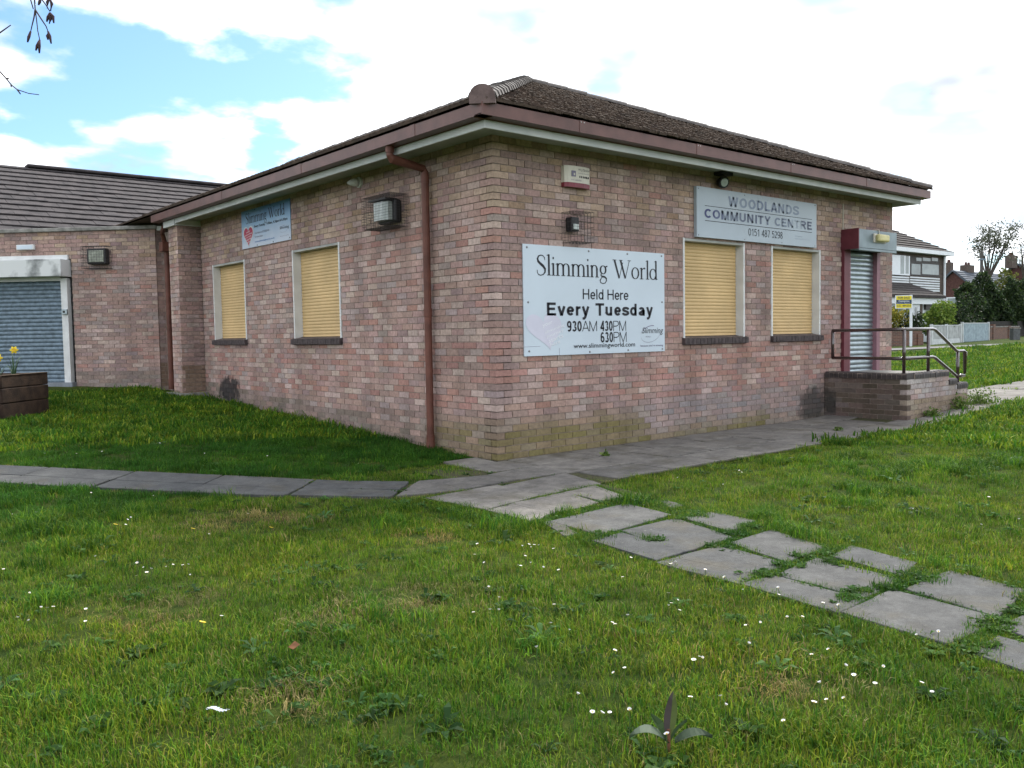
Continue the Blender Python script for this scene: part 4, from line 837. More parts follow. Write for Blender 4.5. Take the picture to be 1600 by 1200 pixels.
for k, w in enumerate(('your', 'slimming', 'journey', 'starts', 'here')): text(FSm, w, UP(.145-.012*len(w)*.85), UP(.145+.012*len(w)*.85), 3.025-.038*k, 3.053-.038*k, TP+.002, M_white, po, .015, rot=.12)
text(FSm, 'Slimming', UP(.80), UP(.97), 2.955, 3.01, TP, M_black, po, 0, slant=.25); swoosh(FSm, UP(.79), UP(.96), 2.965, .05, TP, po, M_grey); text(FSm, "because you're amazing", UP(.80), UP(.965), 2.855, 2.872, TP, M_grey, po)
for a, z in ((.30, 3.365), (.62, 3.365), (.33, 2.81), (.66, 2.81), (.98, 2.82)): screw(FSm, UP(a), z, .014, po, .010, M_dark)

# ------------------------------------------------------------------ fittings on the walls
al = empty('alarm_box', (1.19, 0, 3.0), 'cream alarm box with a red base under the front eave', 'alarm')
b = MB(); pr = [(.99, .0), (.99, .05), (1.03, .075), (1.12, .088), (1.26, .088), (1.35, .075), (1.39, .05), (1.39, .0)]
b.prism([FF.p(u, n_, 3.045) for u, n_ in pr], (0, 0, .185)); bev(b.build('case', M_cream, al), .006)
b = MB(); b.prism([FF.p(u, n_*.98, 2.995) for u, n_ in pr], (0, 0, .049)); bev(b.build('strobe', M_red, al), .006)
text(FF, 'W.J.Quinn', 1.17, 1.35, 3.175, 3.205, .0905, M_black, al, .0); text(FF, 'Security Systems', 1.17, 1.34, 3.145, 3.16, .0905, M_grey, al); text(FF, '0151 548 5050', 1.06, 1.22, 3.065, 3.08, .0905, M_grey, al)
b = MB()
for k in range(6): b.fbox(FF, 1.19+.027*k, 1.206+.027*k, .088, .0895, 3.103, 3.125)
b.build('indicator', M_black, al)
b = MB(); b.fbox(FF, 1.07, 1.135, .086, .0893, 3.11, 3.175); b.build('emblem', M_grey, al); b = MB(); b.fbox(FF, 1.10, 1.122, .089, .0903, 3.125, 3.15); b.build('emblem', M_cream, al)
def wire_cage(F, u0, u1, z0, z1, d, step, parent, r=.0017):
    b = MB()
    def w(a, c): b.tube([a, c], r, 4, False)
    k = int(round((u1-u0)/step)); kz = int(round((z1-z0)/step)); kd = max(1, int(round(d/step)))
    for i in range(k+1):
        u = u0+(u1-u0)*i/k; w(F.p(u, d, z0), F.p(u, d, z1)); w(F.p(u, 0, z0), F.p(u, d, z0)); w(F.p(u, 0, z1), F.p(u, d, z1))
    for i in range(kz+1):
        z = z0+(z1-z0)*i/kz; w(F.p(u0, d, z), F.p(u1, d, z)); w(F.p(u0, 0, z), F.p(u0, d, z)); w(F.p(u1, 0, z), F.p(u1, d, z))
    for i in range(kd+1):
        n_ = d*i/kd; w(F.p(u0, n_, z0), F.p(u0, n_, z1)); w(F.p(u1, n_, z0), F.p(u1, n_, z1)); w(F.p(u0, n_, z0), F.p(u1, n_, z0)); w(F.p(u0, n_, z1), F.p(u1, n_, z1))
    return b.build('cage', M_mesh, parent, recalc=False)
# floodlight on the side wall
fl = empty('caged_floodlight', (0, 1.95, 2.68), 'dark floodlight in a wire cage beside the brown downpipe', 'light')
b = MB(); b.fbox(FS, 1.74, 2.14, .0, .10, 2.72, 3.0); bev(b.build('housing', M_dark, fl), .03, 3)
b = MB(); b.prism([FS.p(u, n_, 2.75) for u, n_ in ((1.80, .10), (1.80, .16), (1.86, .20), (2.06, .20), (2.12, .16), (2.12, .10))], (0, 0, .22)); bev(b.build('lens', M_lens, fl), .02, 3)
b = MB(); b.fbox(FS, 1.76, 2.15, .05, .22, 2.985, 3.005); b.build('hood', M_dark, fl)
wire_cage(FS, 1.60, 2.24, 2.66, 3.04, .26, .032, fl)
# small caged sensor on the front wall
cs = empty('caged_sensor', (1.2, 0, 2.4), 'small black lamp in a wire cage above the white notice', 'light')
b = MB(); b.fbox(FF, 1.05, 1.17, 0, .10, 2.50, 2.66); bev(b.build('housing', M_dark, cs), .012, 2); b = MB(); b.fbox(FF, 1.07, 1.15, .10, .11, 2.52, 2.58); b.build('lens', M_lens, cs)
wire_cage(FF, .99, 1.30, 2.37, 2.71, .20, .055, cs, .0018)
# floodlight on the wing
wl = empty('wing_floodlight', tuple(FD.p(1.1, 0, 2.8)), 'square floodlight on the brick wing right of the white shutter box', 'light')
b = MB(); b.fbox(FD, .92, 1.30, 0, .14, 2.82, 3.12); bev(b.build('housing', M_dark, wl), .02, 2); b = MB(); b.fbox(FD, .96, 1.26, .14, .155, 2.86, 3.08); bev(b.build('lens', mat('old_lens', (.27, .29, .24), .25, .25, 16), wl), .01); wire_cage(FD, .86, 1.38, 2.74, 3.16, .2, .05, wl, .002)
bl = empty('bulkhead_lamp', tuple(FD.p(2.57, 0, 3.1)), 'slim white lamp above the wing shutter', 'light'); b = MB(); b.fbox(FD, 2.40, 2.76, 0, .07, 3.135, 3.235); bev(b.build('case', M_white, bl), .015, 2); b = MB(); b.fbox(FD, 2.43, 2.73, .07, .075, 3.15, 3.22); b.build('diffuser', M_signw, bl)
kb = empty('key_switch', tuple(FD.p(1.83, .06, 1.9)), 'small metal key switch box on the white shutter frame', 'switch'); b = MB(); b.fbox(FD, 1.77, 1.88, .06, .10, 1.88, 1.98); bev(b.build('case', M_galv, kb), .006); b = MB(); b.fbox(FD, 1.81, 1.85, .10, .104, 1.91, 1.95); b.build('keyhole_plate', M_dark, kb)
# white dome under the side eave
dc = empty('dome_camera', (0, 2.74, 3.28), 'small white dome fitting under the side eave', 'camera')
b = MB(); b.lathe(FS.p(2.70, 0, 3.33), FS.n, [(0, .068), (.03, .068), (.034, .06)], 20); b.build('base', M_white, dc, smooth=False)
b = MB(); b.lathe(FS.p(2.70, .034, 3.33), FS.n+Vector((0, .35, -.1)), [(0, .056), (.05, .052), (.10, .036), (.13, .018), (.14, .004)], 20); b.build('dome', M_white, dc, smooth=True)
# black lamp above the name board
pr_ = empty('eave_spotlight', (3.86, 0, 3.27), 'round black spotlight tucked under the eave above the name board', 'light')
b = MB(); b.fbox(FF, 3.74, 3.98, .02, .15, 3.40, 3.445); b.build('bracket', M_dark, pr_); b = MB(); b.lathe(FF.p(3.86, .02, 3.33), Vector((-.35, -1, -.25)), [(0, .05), (.06, .075), (.11, .078), (.12, .07)], 18); b.build('housing', M_dark, pr_); b = MB(); b.lathe(FF.p(3.86, .02, 3.33)+Vector((-.35, -1, -.25)).normalized()*.118, Vector((-.35, -1, -.25)), [(0, .06), (.006, .04), (.010, .01)], 16); b.build('lens', M_lens, pr_)
# bulkhead light on the shutter box
bh = empty('bulkhead_light', (7.55, -.29, 2.7), 'yellowed oval bulkhead light on the steel box over the maroon door', 'light')
b = MB(); b.fbox(FF, 7.42, 7.80, .29, .32, 2.70, 2.84); bev(b.build('base', M_cream, bh), .01); b = MB(); b.fbox(FF, 7.435, 7.785, .32, .39, 2.712, 2.828); bev(b.build('diffuser', M_bulk, bh), .03, 4)
b = MB(); b.tube([FF.p(7.6, .30, 2.84), FF.p(7.6, .30, 2.9), FF.p(7.58, .15, 2.905)], .008, 6); b.build('cable', M_cream, bh)
# ------------------------------------------------------------------ planter with daffodils
M_sleeper = mat('sleeper_wood', (.020, .012, .009), .85, .4, 7, .5, col2=(.050, .030, .020)); M_sleeper_end = mat('sleeper_worn', (.045, .03, .02), .9, .4, 9, .5, col2=(.13, .095, .065))
P1 = Vector((-2.75, 7.21)); dA = Vector((-.675, -.738)); dB = Vector((-.738, .675)); FA = Frame(P1, dA, (.738, -.675)); gz = ground_z(P1.x, P1.y)-.02
pl = empty('planter', (P1.x-.8, P1.y, gz), 'dark timber sleeper planter on the lawn before the wing shutter', 'planter')
hts = [gz, gz+.21, gz+.42, gz+.60]
for k in range(3):
    z0, z1 = hts[k]+.006, hts[k+1]
    for (u0, u1, n0, n1) in ((0, 1.12, -.11, 0), (0, 1.12, -1.10, -.99), (1.01-.11*(k % 2)+.11, 1.12+.11*((k+1) % 2), -.98, -.112), (0, .11, -.98, -.112)):
        b = MB(); j = rnd.uniform(-.008, .008); b.fbox(FA, u0+(.02 if k == 1 else 0)*0, u1, n0+j, n1+j, z0, z1); bev(b.build('sleeper', M_sleeper, pl), .012, 2)
b = MB(); b.fbox(FA, .0, 1.10, -.10, .004, hts[3]-.002, hts[3]+.006); b.build('worn_edge', M_sleeper_end, pl)
b = MB(); b.fbox(FA, .1, 1.02, -1.0, -.1, gz, gz+.54); b.build('soil', mat('potting_soil', (.02, .015, .01), 1, .5, 20, .8), pl)
M_dleaf = mat('daffodil_leaf', (.035, .075, .03), .5, .25, 10); M_petal = mat('petal_yellow', (.68, .52, .03), .5, .1, 20); M_trumpet = mat('trumpet_yellow', (.62, .36, .015), .5, .1, 20)
def daffodil(base, hgt, face, label, seed):
    r_ = random.Random(seed); root = empty('daffodil', tuple(base), label, 'flower', 'daffodils in the sleeper planter')
    for k in range(9):
        a = r_.uniform(0, 6.28); h = hgt*r_.uniform(.45, .9); w = .011; lean = r_.uniform(.05, .17); d_ = Vector((math.cos(a), math.sin(a), 0)); s_ = Vector((-math.sin(a), math.cos(a), 0))*w; b = MB(); o = base+d_*.02
        P = [o, o+d_*lean*.2+Vector((0, 0, h*.45)), o+d_*lean*.6+Vector((0, 0, h*.85)), o+d_*lean*1.3+Vector((0, 0, h))]
        for i in range(3): b.face([P[i]-s_*(1-.25*i), P[i]+s_*(1-.25*i), P[i+1]+s_*(.75-.25*i), P[i+1]-s_*(.75-.25*i)])
        b.build('leaf', M_dleaf, root, recalc=False)
    top = base+Vector((.02, 0, hgt)); b = MB(); b.tube([base, base+Vector((.01, 0, hgt*.6)), top-Vector((0, 0, .01)), top+face*.02], .005, 6); b.build('stem', M_dleaf, root)
    f_ = face.normalized(); x = f_.cross(Vector((0, 0, 1))).normalized(); y = x.cross(f_); c = top+f_*.03
    for k in range(6):
        a = k*math.tau/6; d_ = x*math.cos(a)+y*math.sin(a); s_ = x*-math.sin(a)+y*math.cos(a); b = MB()
        b.face([c, c+d_*.03+s_*.018+f_*.006, c+d_*.052+s_*.010-f_*.004, c+d_*.058-f_*.006, c+d_*.052-s_*.010-f_*.004, c+d_*.03-s_*.018+f_*.006]); b.build('petal', M_petal, root, recalc=False)
    b = MB(); b.lathe(c, f_, [(0, .010), (.02, .014), (.034, .022)], 10); b.build('trumpet', M_trumpet, root)
def face_of(px, py, D): return at(px, py, D)
q = FA.p(.28, -.35, gz+.54); daffodil(q, .40, Vector((-.3, -1, .1)), 'yellow daffodil standing tallest in the timber planter', 3)
q = FA.p(.80, -.25, gz+.54); daffodil(q, .30, Vector((-.5, -1, .0)), 'yellow daffodil at the cut-off left edge of the timber planter', 9)

# ------------------------------------------------------------------ foliage helpers
def leaf_material(name, tr=.35):
    m, t, n, l, b = nodes(name); a = n.new('ShaderNodeAttribute'); a.attribute_name = 'bcol'; l.new(a.outputs['Color'], b.inputs['Base Color']); b.inputs['Roughness'].default_value = .6; b.inputs['Specular IOR Level'].default_value = .25
    tl = n.new('ShaderNodeBsdfTranslucent'); l.new(a.outputs['Color'], tl.inputs[0]); mxs = n.new('ShaderNodeMixShader'); mxs.inputs[0].default_value = tr; l.new(b.outputs[0], mxs.inputs[1]); l.new(tl.outputs[0], mxs.inputs[2]); l.new(mxs.outputs[0], n['Material Output'].inputs[0]); return m
M_leaf = leaf_material('leaf'); M_bark = mat('bark', (.07, .06, .05), .9, .3, 10, .5)
def leaves(b, pts, size, cols, r_):
    for p in pts:
        a = Vector((r_.gauss(0, 1), r_.gauss(0, 1), r_.gauss(0, 1))).normalized(); c = a.cross(Vector((r_.gauss(0, 1), r_.gauss(0, 1), r_.gauss(0, 1)))).normalized(); s = size*r_.uniform(.6, 1.3)
        k = r_.choice(cols); j = r_.uniform(.7, 1.3); b.face([p-a*s, p+c*s*.55, p+a*s, p-c*s*.55], tuple(x*j for x in k))
def crown_pts(c, rx, ry_, rz, n_, r_, clumps=14, solid=.5):
    cl_ = []
    for _ in range(clumps):
        d = Vector((r_.gauss(0, 1), r_.gauss(0, 1), r_.gauss(0, 1))).normalized()*r_.uniform(.35, .85); cl_.append((d, r_.uniform(.28, .5)))
    out = []
    while len(out) < n_:
        d, s = r_.choice(cl_); q = Vector((r_.gauss(0, 1), r_.gauss(0, 1), r_.gauss(0, 1))).normalized()*s*r_.uniform(solid, 1)**.5; q = d+q; out.append(c+Vector((q.x*rx, q.y*ry_, q.z*rz)))
    return out
def bush(name, px, py_base, D, w, h, n_, size, cols, label, cat='bush', seed=1, dz=0, clumps=16, group=None):
    r_ = random.Random(seed); p = at(px, py_base, D); g0 = ground_z(p.x, p.y)+dz; root = empty(name, (p.x, p.y, g0), label, cat, group); c = Vector((p.x, p.y, g0+h*.55))
    b = MB()
    for k in range(4): a = r_.uniform(0, 6.28); b.tube([(p.x, p.y, g0-.05), (p.x+.1*w*math.cos(a), p.y+.1*w*math.sin(a), g0+h*.3), (p.x+.3*w*math.cos(a), p.y+.3*w*math.sin(a), g0+h*.75)], [.04, .03, .012], 5)
    b.build('stem', M_bark, root); b = MB(); leaves(b, [q for q in crown_pts(c, w/2, w/2, h*.52, n_, r_, clumps) if q.z > g0-.02], size, cols, r_); b.build('crown', M_leaf, root, recalc=False); return root
def scr(px, py, D): return at(px, py, D)

# ------------------------------------------------------------------ street beyond the lawn
M_pave = mat('pavement', (.125, .125, .13), .9, .15, 3, .3); M_road = mat('asphalt', (.11, .11, .115), .9, .2, 6, .4)
w1, w2 = onground(1395, 547), onground(1588, 538.5); dv = (Vector((w2.x, w2.y))-Vector((w1.x, w1.y))).normalized(); nv = Vector((-dv.y, dv.x))
def sheet(name, a, off0, off1, t0, t1, dz, mt, label):
    b = MB(); n_ = 24
    for i in range(n_):
        A, B = t0+(t1-t0)*i/n_, t0+(t1-t0)*(i+1)/n_; P = [a+dv*A+nv*off0, a+dv*B+nv*off0, a+dv*B+nv*off1, a+dv*A+nv*off1]; b.face([(p.x, p.y, ground_z(p.x, p.y)+dz) for p in P])
    o = b.build(name, mt); return tag(o, label, kind='structure')
sheet('pavement', Vector((w1.x, w1.y)), 0, 1.5, -30, 60, .02, M_pave, 'grey pavement in front of the garden walls across the lawn')
# white clad house -------------------------------------------------
YH = 16.2
M_clad = mat('white_cladding', (.60, .64, .67), .5, .05, 3); M_hbrick = mat('house_brick', (.09, .07, .06), .9, .25, 8, .3); M_glass = mat('window_glass', (.16, .20, .20), .12, .25, 1.2, spec=.6); M_frame = mat('dark_frame', (.045, .04, .04), .6, .2, 8); M_upvc = mat('upvc', (.66, .70, .74), .4, .03, 4)
M_htile = mat('house_tile', (.036, .031, .031), .9, .3, 4, .4)
def H(px, py, dy=0): p = on(px, py, 1, YH+dy); return p.x, p.z
hx1 = H(1476, 460)[0]; hx0 = hx1-13; gh = ground_z(hx1, YH); ez = H(1475, 399)[1]
house = empty('white_house', (hx1-4, YH, gh), 'white clad two-storey house with hipped tile roof behind the hall corner', 'house')
b = MB(); b.box(hx0, hx1, YH, YH+8, gh-.2, ez); b.build('wall', M_hbrick, house)
def hbox(name, px0, px1, py0, py1, d0, d1, mt, parent=None, tp=None):
    x0, z1 = H(px0, py0); x1, _ = H(px1, py0); _, z0 = H((px0+px1)/2, py1); b = MB(); b.box(min(x0, x1), max(x0, x1), YH-d1, YH-d0, z0, z1); return b.build(name, mt, parent or house)
for k in range(6): hbox('cladding_board', 1421, 1467, 432+k*3.9, 435.6+k*3.9, -.05, .05-.0*k, M_clad)
for k in range(5): hbox('cladding_board', 1385, 1416.3, 431+k*3.7, 434.4+k*3.7, -.05, .16, M_clad)
wn = hbox('window', 1422, 1467.3, 400.5, 431.5, -.05, .03, M_frame); wn['label'] = 'wide upstairs window with dark frame'
for (a, c, p, q_) in ((1423.4, 1437.4, 412, 429), (1440, 1466, 412, 429), (1431, 1439, 402.5, 408), (1441, 1453, 402.5, 408), (1455, 1464.5, 402.5, 408)): hbox('pane', a, c, p, q_, .0, .035, M_glass, wn)
wn = hbox('window', 1388, 1417, 398, 430, -.05, .18, M_upvc); wn['label'] = 'white framed upstairs window beside the hall corner'
for a, c in ((1402.2, 1407.8), (1410.2, 1415)): hbox('pane', a, c, 400, 428, .1, .185, M_glass, wn)
b = MB(); b.box(hx0, hx1+.25, YH-.35, YH+.02, ez-.05, ez+.02); b.build('soffit', M_clad, house)
b = MB(); b.box(hx0, hx1+.30, YH-.42, YH-.33, ez-.06, ez+.16); b.build('gutter', M_upvc, house)
cH = Vector((hx1+.35, YH-.38, ez+.12)); pit = math.tan(math.radians(30)); run = 4.8
b = MB(); apx = Vector((cH.x-run, cH.y+run, cH.z+run*pit)); cL = Vector((hx0, cH.y, cH.z)); aL = Vector((hx0, apx.y, apx.z)); cB = Vector((cH.x, cH.y+2*run, cH.z)); cBL = Vector((hx0, cH.y+2*run, cH.z))
b.face([cL, cH, apx, aL]); b.face([cH, cB, apx]); b.face([cB, cBL, aL, apx]); b.face([cL, cBL, cB, cH]); b.face([cL, aL, cBL]); hroof = b.build('roof', M_htile, house)
b = MB(); nrow = 15; upv = Vector((0, run, run*pit)); nl = Vector((0, -pit, 1)).normalized()
for k in range(nrow):
    f0, f1 = k/nrow, (k+1.12)/nrow; f1 = min(f1, 1); b.hexa([cL+upv*f0+nl*.015, cH+Vector((-run*f0, 0, 0))+upv*f0+nl*.015, cH+Vector((-run*f1, 0, 0))+upv*f1+nl*.005, cL+upv*f1+nl*.005, cL+upv*f0+nl*.07, cH+Vector((-run*f0, 0, 0))+upv*f0+nl*.07, cH+Vector((-run*f1, 0, 0))+upv*f1+nl*.012, cL+upv*f1+nl*.012])
b.build('tiling', M_htile, hroof)['kind'] = 'stuff'
b = MB(); x_, _z = H(1472.5, 450); b.tube([(x_, YH-.12, gh), (x_, YH-.12, ez-.1), (x_, YH-.36, ez+.0)], .07, 8); b.build('downpipe', M_upvc, house)
# porch
PD = 1.5
b = MB(); pa, pb, pc_, pd = [on(px, py, 1, YH-PD) for px, py in ((1411, 462), (1469, 461.5), (1469, 505), (1411, 505))]; b.box(pa.x-2.4, pb.x, YH-PD+.12, YH-.01, gh, pa.z-.05); porch = b.build('porch', M_clad, house); porch['label'] = 'white porch with a dark lean-to roof'
b = MB(); b.box(pa.x-2.5, pb.x+.1, YH-PD-.12, YH-PD+.11, pa.z-.42, pa.z-.02); b.build('fascia', M_upvc, porch)
r0 = [Vector((pa.x-2.5, YH-PD-.25, pa.z)), Vector((pb.x+.2, YH-PD-.25, pa.z)), Vector((pb.x-.9, YH-.02, pa.z+.85)), Vector((pa.x-2.5, YH-.02, pa.z+.85))]
b = MB(); b.prism(r0, (0, 0, -.10)); pr2 = b.build('roof', M_htile, porch)
b = MB()
for k in range(6):
    f0, f1 = k/6, (k+1.1)/6; A, B = r0[0].lerp(r0[3], f0), r0[1].lerp(r0[2], f0); C, D_ = r0[1].lerp(r0[2], min(1, f1)), r0[0].lerp(r0[3], min(1, f1)); u_ = Vector((0, 0, .055)); b.hexa([A, B, C, D_, A+u_, B+u_, C+u_*.3, D_+u_*.3])
b.build('tiling', M_htile, pr2)['kind'] = 'stuff'
def pbox(name, px0, px1, py0, py1, d, mt, parent):
    a, c = on(px0, py0, 1, YH-PD), on(px1, py1, 1, YH-PD); b = MB(); b.box(a.x, c.x, YH-PD-d, YH-PD+.13, c.z, a.z); return b.build(name, mt, parent)
dr = pbox('door', 1424, 1437, 471, 507, .0, M_upvc, porch); pbox('pane', 1429.5, 1432.8, 480, 492, .02, M_glass, dr); pbox('post', 1438, 1441.5, 471, 507, .0, M_hbrick, porch); pbox('window', 1447, 1457, 471.5, 484, .01, M_frame, porch); pbox('window', 1399, 1412, 478, 495, .01, M_glass, porch); pbox('window', 1419.5, 1423, 482, 495, .01, M_glass, porch)
# for sale board
q0 = at(1423, 541, 40.3); g0 = ground_z(q0.x, q0.y); fs = empty('for_sale_sign', (q0.x, q0.y, g0), 'yellow for sale board on a white post by the garden wall', 'sign')
M_wpost = mat('white_post', (.62, .66, .70), .5, .05, 4); M_sy = mat('sale_yellow', (.72, .60, .02), .45, .05, 5); M_sn = mat('sale_navy', (.02, .045, .09), .45, .05, 5)
ztop = at(1423, 461, 40.3).z; Fs_ = Frame((q0.x, q0.y), tuple(cr0[:2]), tuple((-cf).normalized()[:2])); sc = 40.3/FPX
b = MB(); b.fbox(Fs_, -.05, .05, -.04, .04, g0-.2, ztop); b.build('post', M_wpost, fs)
def sb2(name, px0, px1, py0, py1, n0, n1, mt): b = MB(); b.fbox(Fs_, (px0-1423)*sc, (px1-1423)*sc, n0, n1, ztop-(py1-461)*sc, ztop-(py0-461)*sc); return b.build(name, mt, fs)
sb2('board', 1397.5, 1424, 461.5, 482, .041, .07, M_wpost); sb2('panel', 1398.8, 1422.5, 462.6, 480.8, .0705, .08, M_sy); sb2('band', 1398.8, 1422.5, 468.3, 475.0, .0805, .085, M_sn)
def st(s_, px0, px1, py0, py1, mt, bo=.02): text(Fs_, s_, (px0-1423)*sc, (px1-1423)*sc, ztop-(py1-461)*sc, ztop-(py0-461)*sc, .088, mt, fs, bo)
st('FOR SALE', 1401, 1419.5, 463.6, 466.8, M_sn); st('Compton', 1402, 1419, 469, 472.3, M_wpost); st('Estate Agents', 1400, 1420, 472.8, 474.5, M_wpost, 0); st('0151 489 6233', 1399.5, 1421.5, 476.2, 479.2, M_sn)
# garden wall, fence, gate
m, t, n, l, b = nodes('far_brick'); g = n.new('ShaderNodeNewGeometry'); sx = n.new('ShaderNodeSeparateXYZ'); l.new(g.outputs['Position'], sx.inputs[0]); ad = n.new('ShaderNodeMath'); l.new(sx.outputs[0], ad.inputs[0]); l.new(sx.outputs[1], ad.inputs[1]); cb2 = n.new('ShaderNodeCombineXYZ'); l.new(ad.outputs[0], cb2.inputs[0]); l.new(sx.outputs[2], cb2.inputs[1])
bt = n.new('ShaderNodeTexBrick'); bt.inputs['Scale'].default_value = 1; bt.inputs['Brick Width'].default_value = .225; bt.inputs['Row Height'].default_value = .075; bt.inputs['Mortar Size'].default_value = .006; bt.inputs['Color1'].default_value = (.16, .075, .05, 1); bt.inputs['Color2'].default_value = (.09, .05, .04, 1); bt.inputs['Mortar'].default_value = (.16, .14, .12, 1); l.new(cb2.outputs[0], bt.inputs['Vector']); l.new(bt.outputs[0], b.inputs['Base Color']); b.inputs['Roughness'].default_value = .9; M_fbrick = m
def run_between(pa, pb, name): 
    A, B = Vector((pa.x, pa.y)), Vector((pb.x, pb.y)); u = (B-A).normalized(); nn = Vector((u.y, -u.x)); 
    if nn.dot(Vector((CAM_LOC.x, CAM_LOC.y))-A) < 0: nn = -nn
    return Frame(A, u, nn), (B-A).length
def gw(name, px0, D0, px1, D1, h, th, label, coping=True, mt=None, cat='wall', pillars=()):
    pa, pb = at(px0, 540, D0), at(px1, 540, D1); F, L = run_between(pa, pb, name); g_ = min(ground_z(pa.x, pa.y), ground_z(pb.x, pb.y)); r_ = empty(name, (pa.x, pa.y, g_), label, cat)
    b = MB(); b.fbox(F, 0, L, -th, 0, g_-.2, g_+h); b.build('wall', mt or M_fbrick, r_)
    if coping: b = MB(); b.fbox(F, -.03, L+.03, -th-.03, .03, g_+h, g_+h+.06); b.build('coping', M_coping, r_)
    for u, hh, w in pillars: b = MB(); b.fbox(F, u*L-w/2, u*L+w/2, -th-.06, .06, g_-.2, g_+hh); b.build('pillar', M_fbrick, r_)
    return r_
gw('garden_wall', 1380, 40.5, 1441, 41.8, .74, .22, 'low dark brick garden wall behind the for sale board', pillars=((.93, .55, .4),))
gw('garden_wall', 1547, 52, 1592, 57, .72, .22, 'low brick garden wall right of the blue-grey gate', pillars=((.1, .9, .45), (.62, .8, .45)))
q0 = at(1585.5, 535, 50); g0 = ground_z(q0.x, q0.y); gp = empty('gate_pillar', (q0.x, q0.y, g0), 'square grey pillar standing on the far pavement edge', 'pillar'); Fg = Frame((q0.x, q0.y), tuple(cr0[:2]), tuple((-cf).normalized()[:2])); b = MB(); b.fbox(Fg, -.19, .19, -.2, .2, g0-.2, g0+.62); b.build('shaft', mat('grey_pillar', (.10, .105, .11), .9, .2, 6), gp); b = MB(); b.fbox(Fg, -.22, .22, -.23, .23, g0+.62, g0+.68); b.build('cap', M_coping, gp)
gw('rear_wall', 1548, 60, 1600, 64, 1.1, .2, 'dark wall under the tall hedge', coping=False, mt=mat('dark_fence', (.03, .028, .026), .9, .3, 6))
def fence(name, px0, D0, px1, D1, h, npan, mt, pmt, label, lower=True, cat='fence'):
    pa, pb = at(px0, 540, D0), at(px1, 540, D1); F, L = run_between(pa, pb, name); g_ = ground_z((pa.x+pb.x)/2, (pa.y+pb.y)/2)-.03; r_ = empty(name, (pa.x, pa.y, g_), label, cat); w = L/npan
    for k in range(npan+1): b = MB(); b.fbox(F, k*w-.055, k*w+.055, -.06, .06, g_-.2, g_+h+.05); b.build('post', pmt, r_)
    for k in range(npan):
        nb_ = 10; bw = (w-.12)/nb_; z0 = g_+(.27 if lower else .03)
        if lower:
            for q_ in range(3): b = MB(); b.fbox(F, k*w+.056, (k+1)*w-.056, -.02, .02-.006*q_, g_+.085*q_, g_+.085*q_+.08); b.build('gravel_board', pmt, r_)
        b = MB(); b.fbox(F, k*w+.056, (k+1)*w-.056, -.035, -.015, g_, g_+h-.06); b.build('backing', mt, r_)
        for q_ in range(nb_): b = MB(); u = k*w+.06+q_*bw; b.fbox(F, u+.006, u+bw-.006, -.012, .008+rnd.uniform(0, .01), z0, g_+h-.03); b.build('board', mt, r_)
        b = MB(); b.fbox(F, k*w+.056, (k+1)*w-.056, -.03, .03, g_+h-.03, g_+h+.01); b.build('rail', pmt, r_)
M_fencew = mat('fence_grey', (.36, .38, .38), .85, .15, 5); M_fencep = mat('fence_post', (.52, .55, .56), .85, .1, 5); M_gate = mat('gate_blue', (.25, .32, .36), .8, .2, 6)
fence('fence', 1455, 42, 1500, 45.5, .93, 2, M_fencew, M_fencep, 'pale grey boarded fence with concrete posts beyond the handrail')
fence('fence', 1503, 45.8, 1544, 50, 1.02, 1, M_gate, M_fencep, 'blue-grey boarded gate right of the pale fence', lower=False, cat='gate')
# bushes and hedge
YG = [(.20, .19, .02), (.13, .15, .02), (.26, .22, .03)]; BG = [(.12, .19, .025), (.07, .13, .02), (.17, .23, .04)]; DK = [(.009, .020, .010), (.014, .028, .012), (.02, .036, .014)]; MD = [(.030, .056, .018), (.046, .076, .022), (.022, .044, .018)]
bush('shrub', 1401, 520, 42.5, 1.5, 1.75, 1500, .07, YG, 'golden yellow shrub left of the for sale post', seed=1)
bush('shrub', 1415, 520, 42.3, 1.0, 1.5, 900, .06, DK, 'dark round shrub behind the for sale post', seed=2); bush('shrub', 1428, 520, 42.6, .95, 1.65, 900, .06, DK, 'dark conical shrub before the porch door', seed=12)
bush('shrub', 1470, 515, 45.5, 2.0, 2.0, 2600, .075, BG, 'bright green bush standing over the pale fence', seed=4); bush('shrub', 1455, 515, 45.2, 1.2, 1.7, 1300, .07, BG, 'small bright green bush at the left end of the pale fence', seed=14)
bush('shrub', 1505, 515, 52, 2.4, 2.6, 2200, .08, DK+MD, 'dark ivy bush behind the blue-grey gate', seed=6)
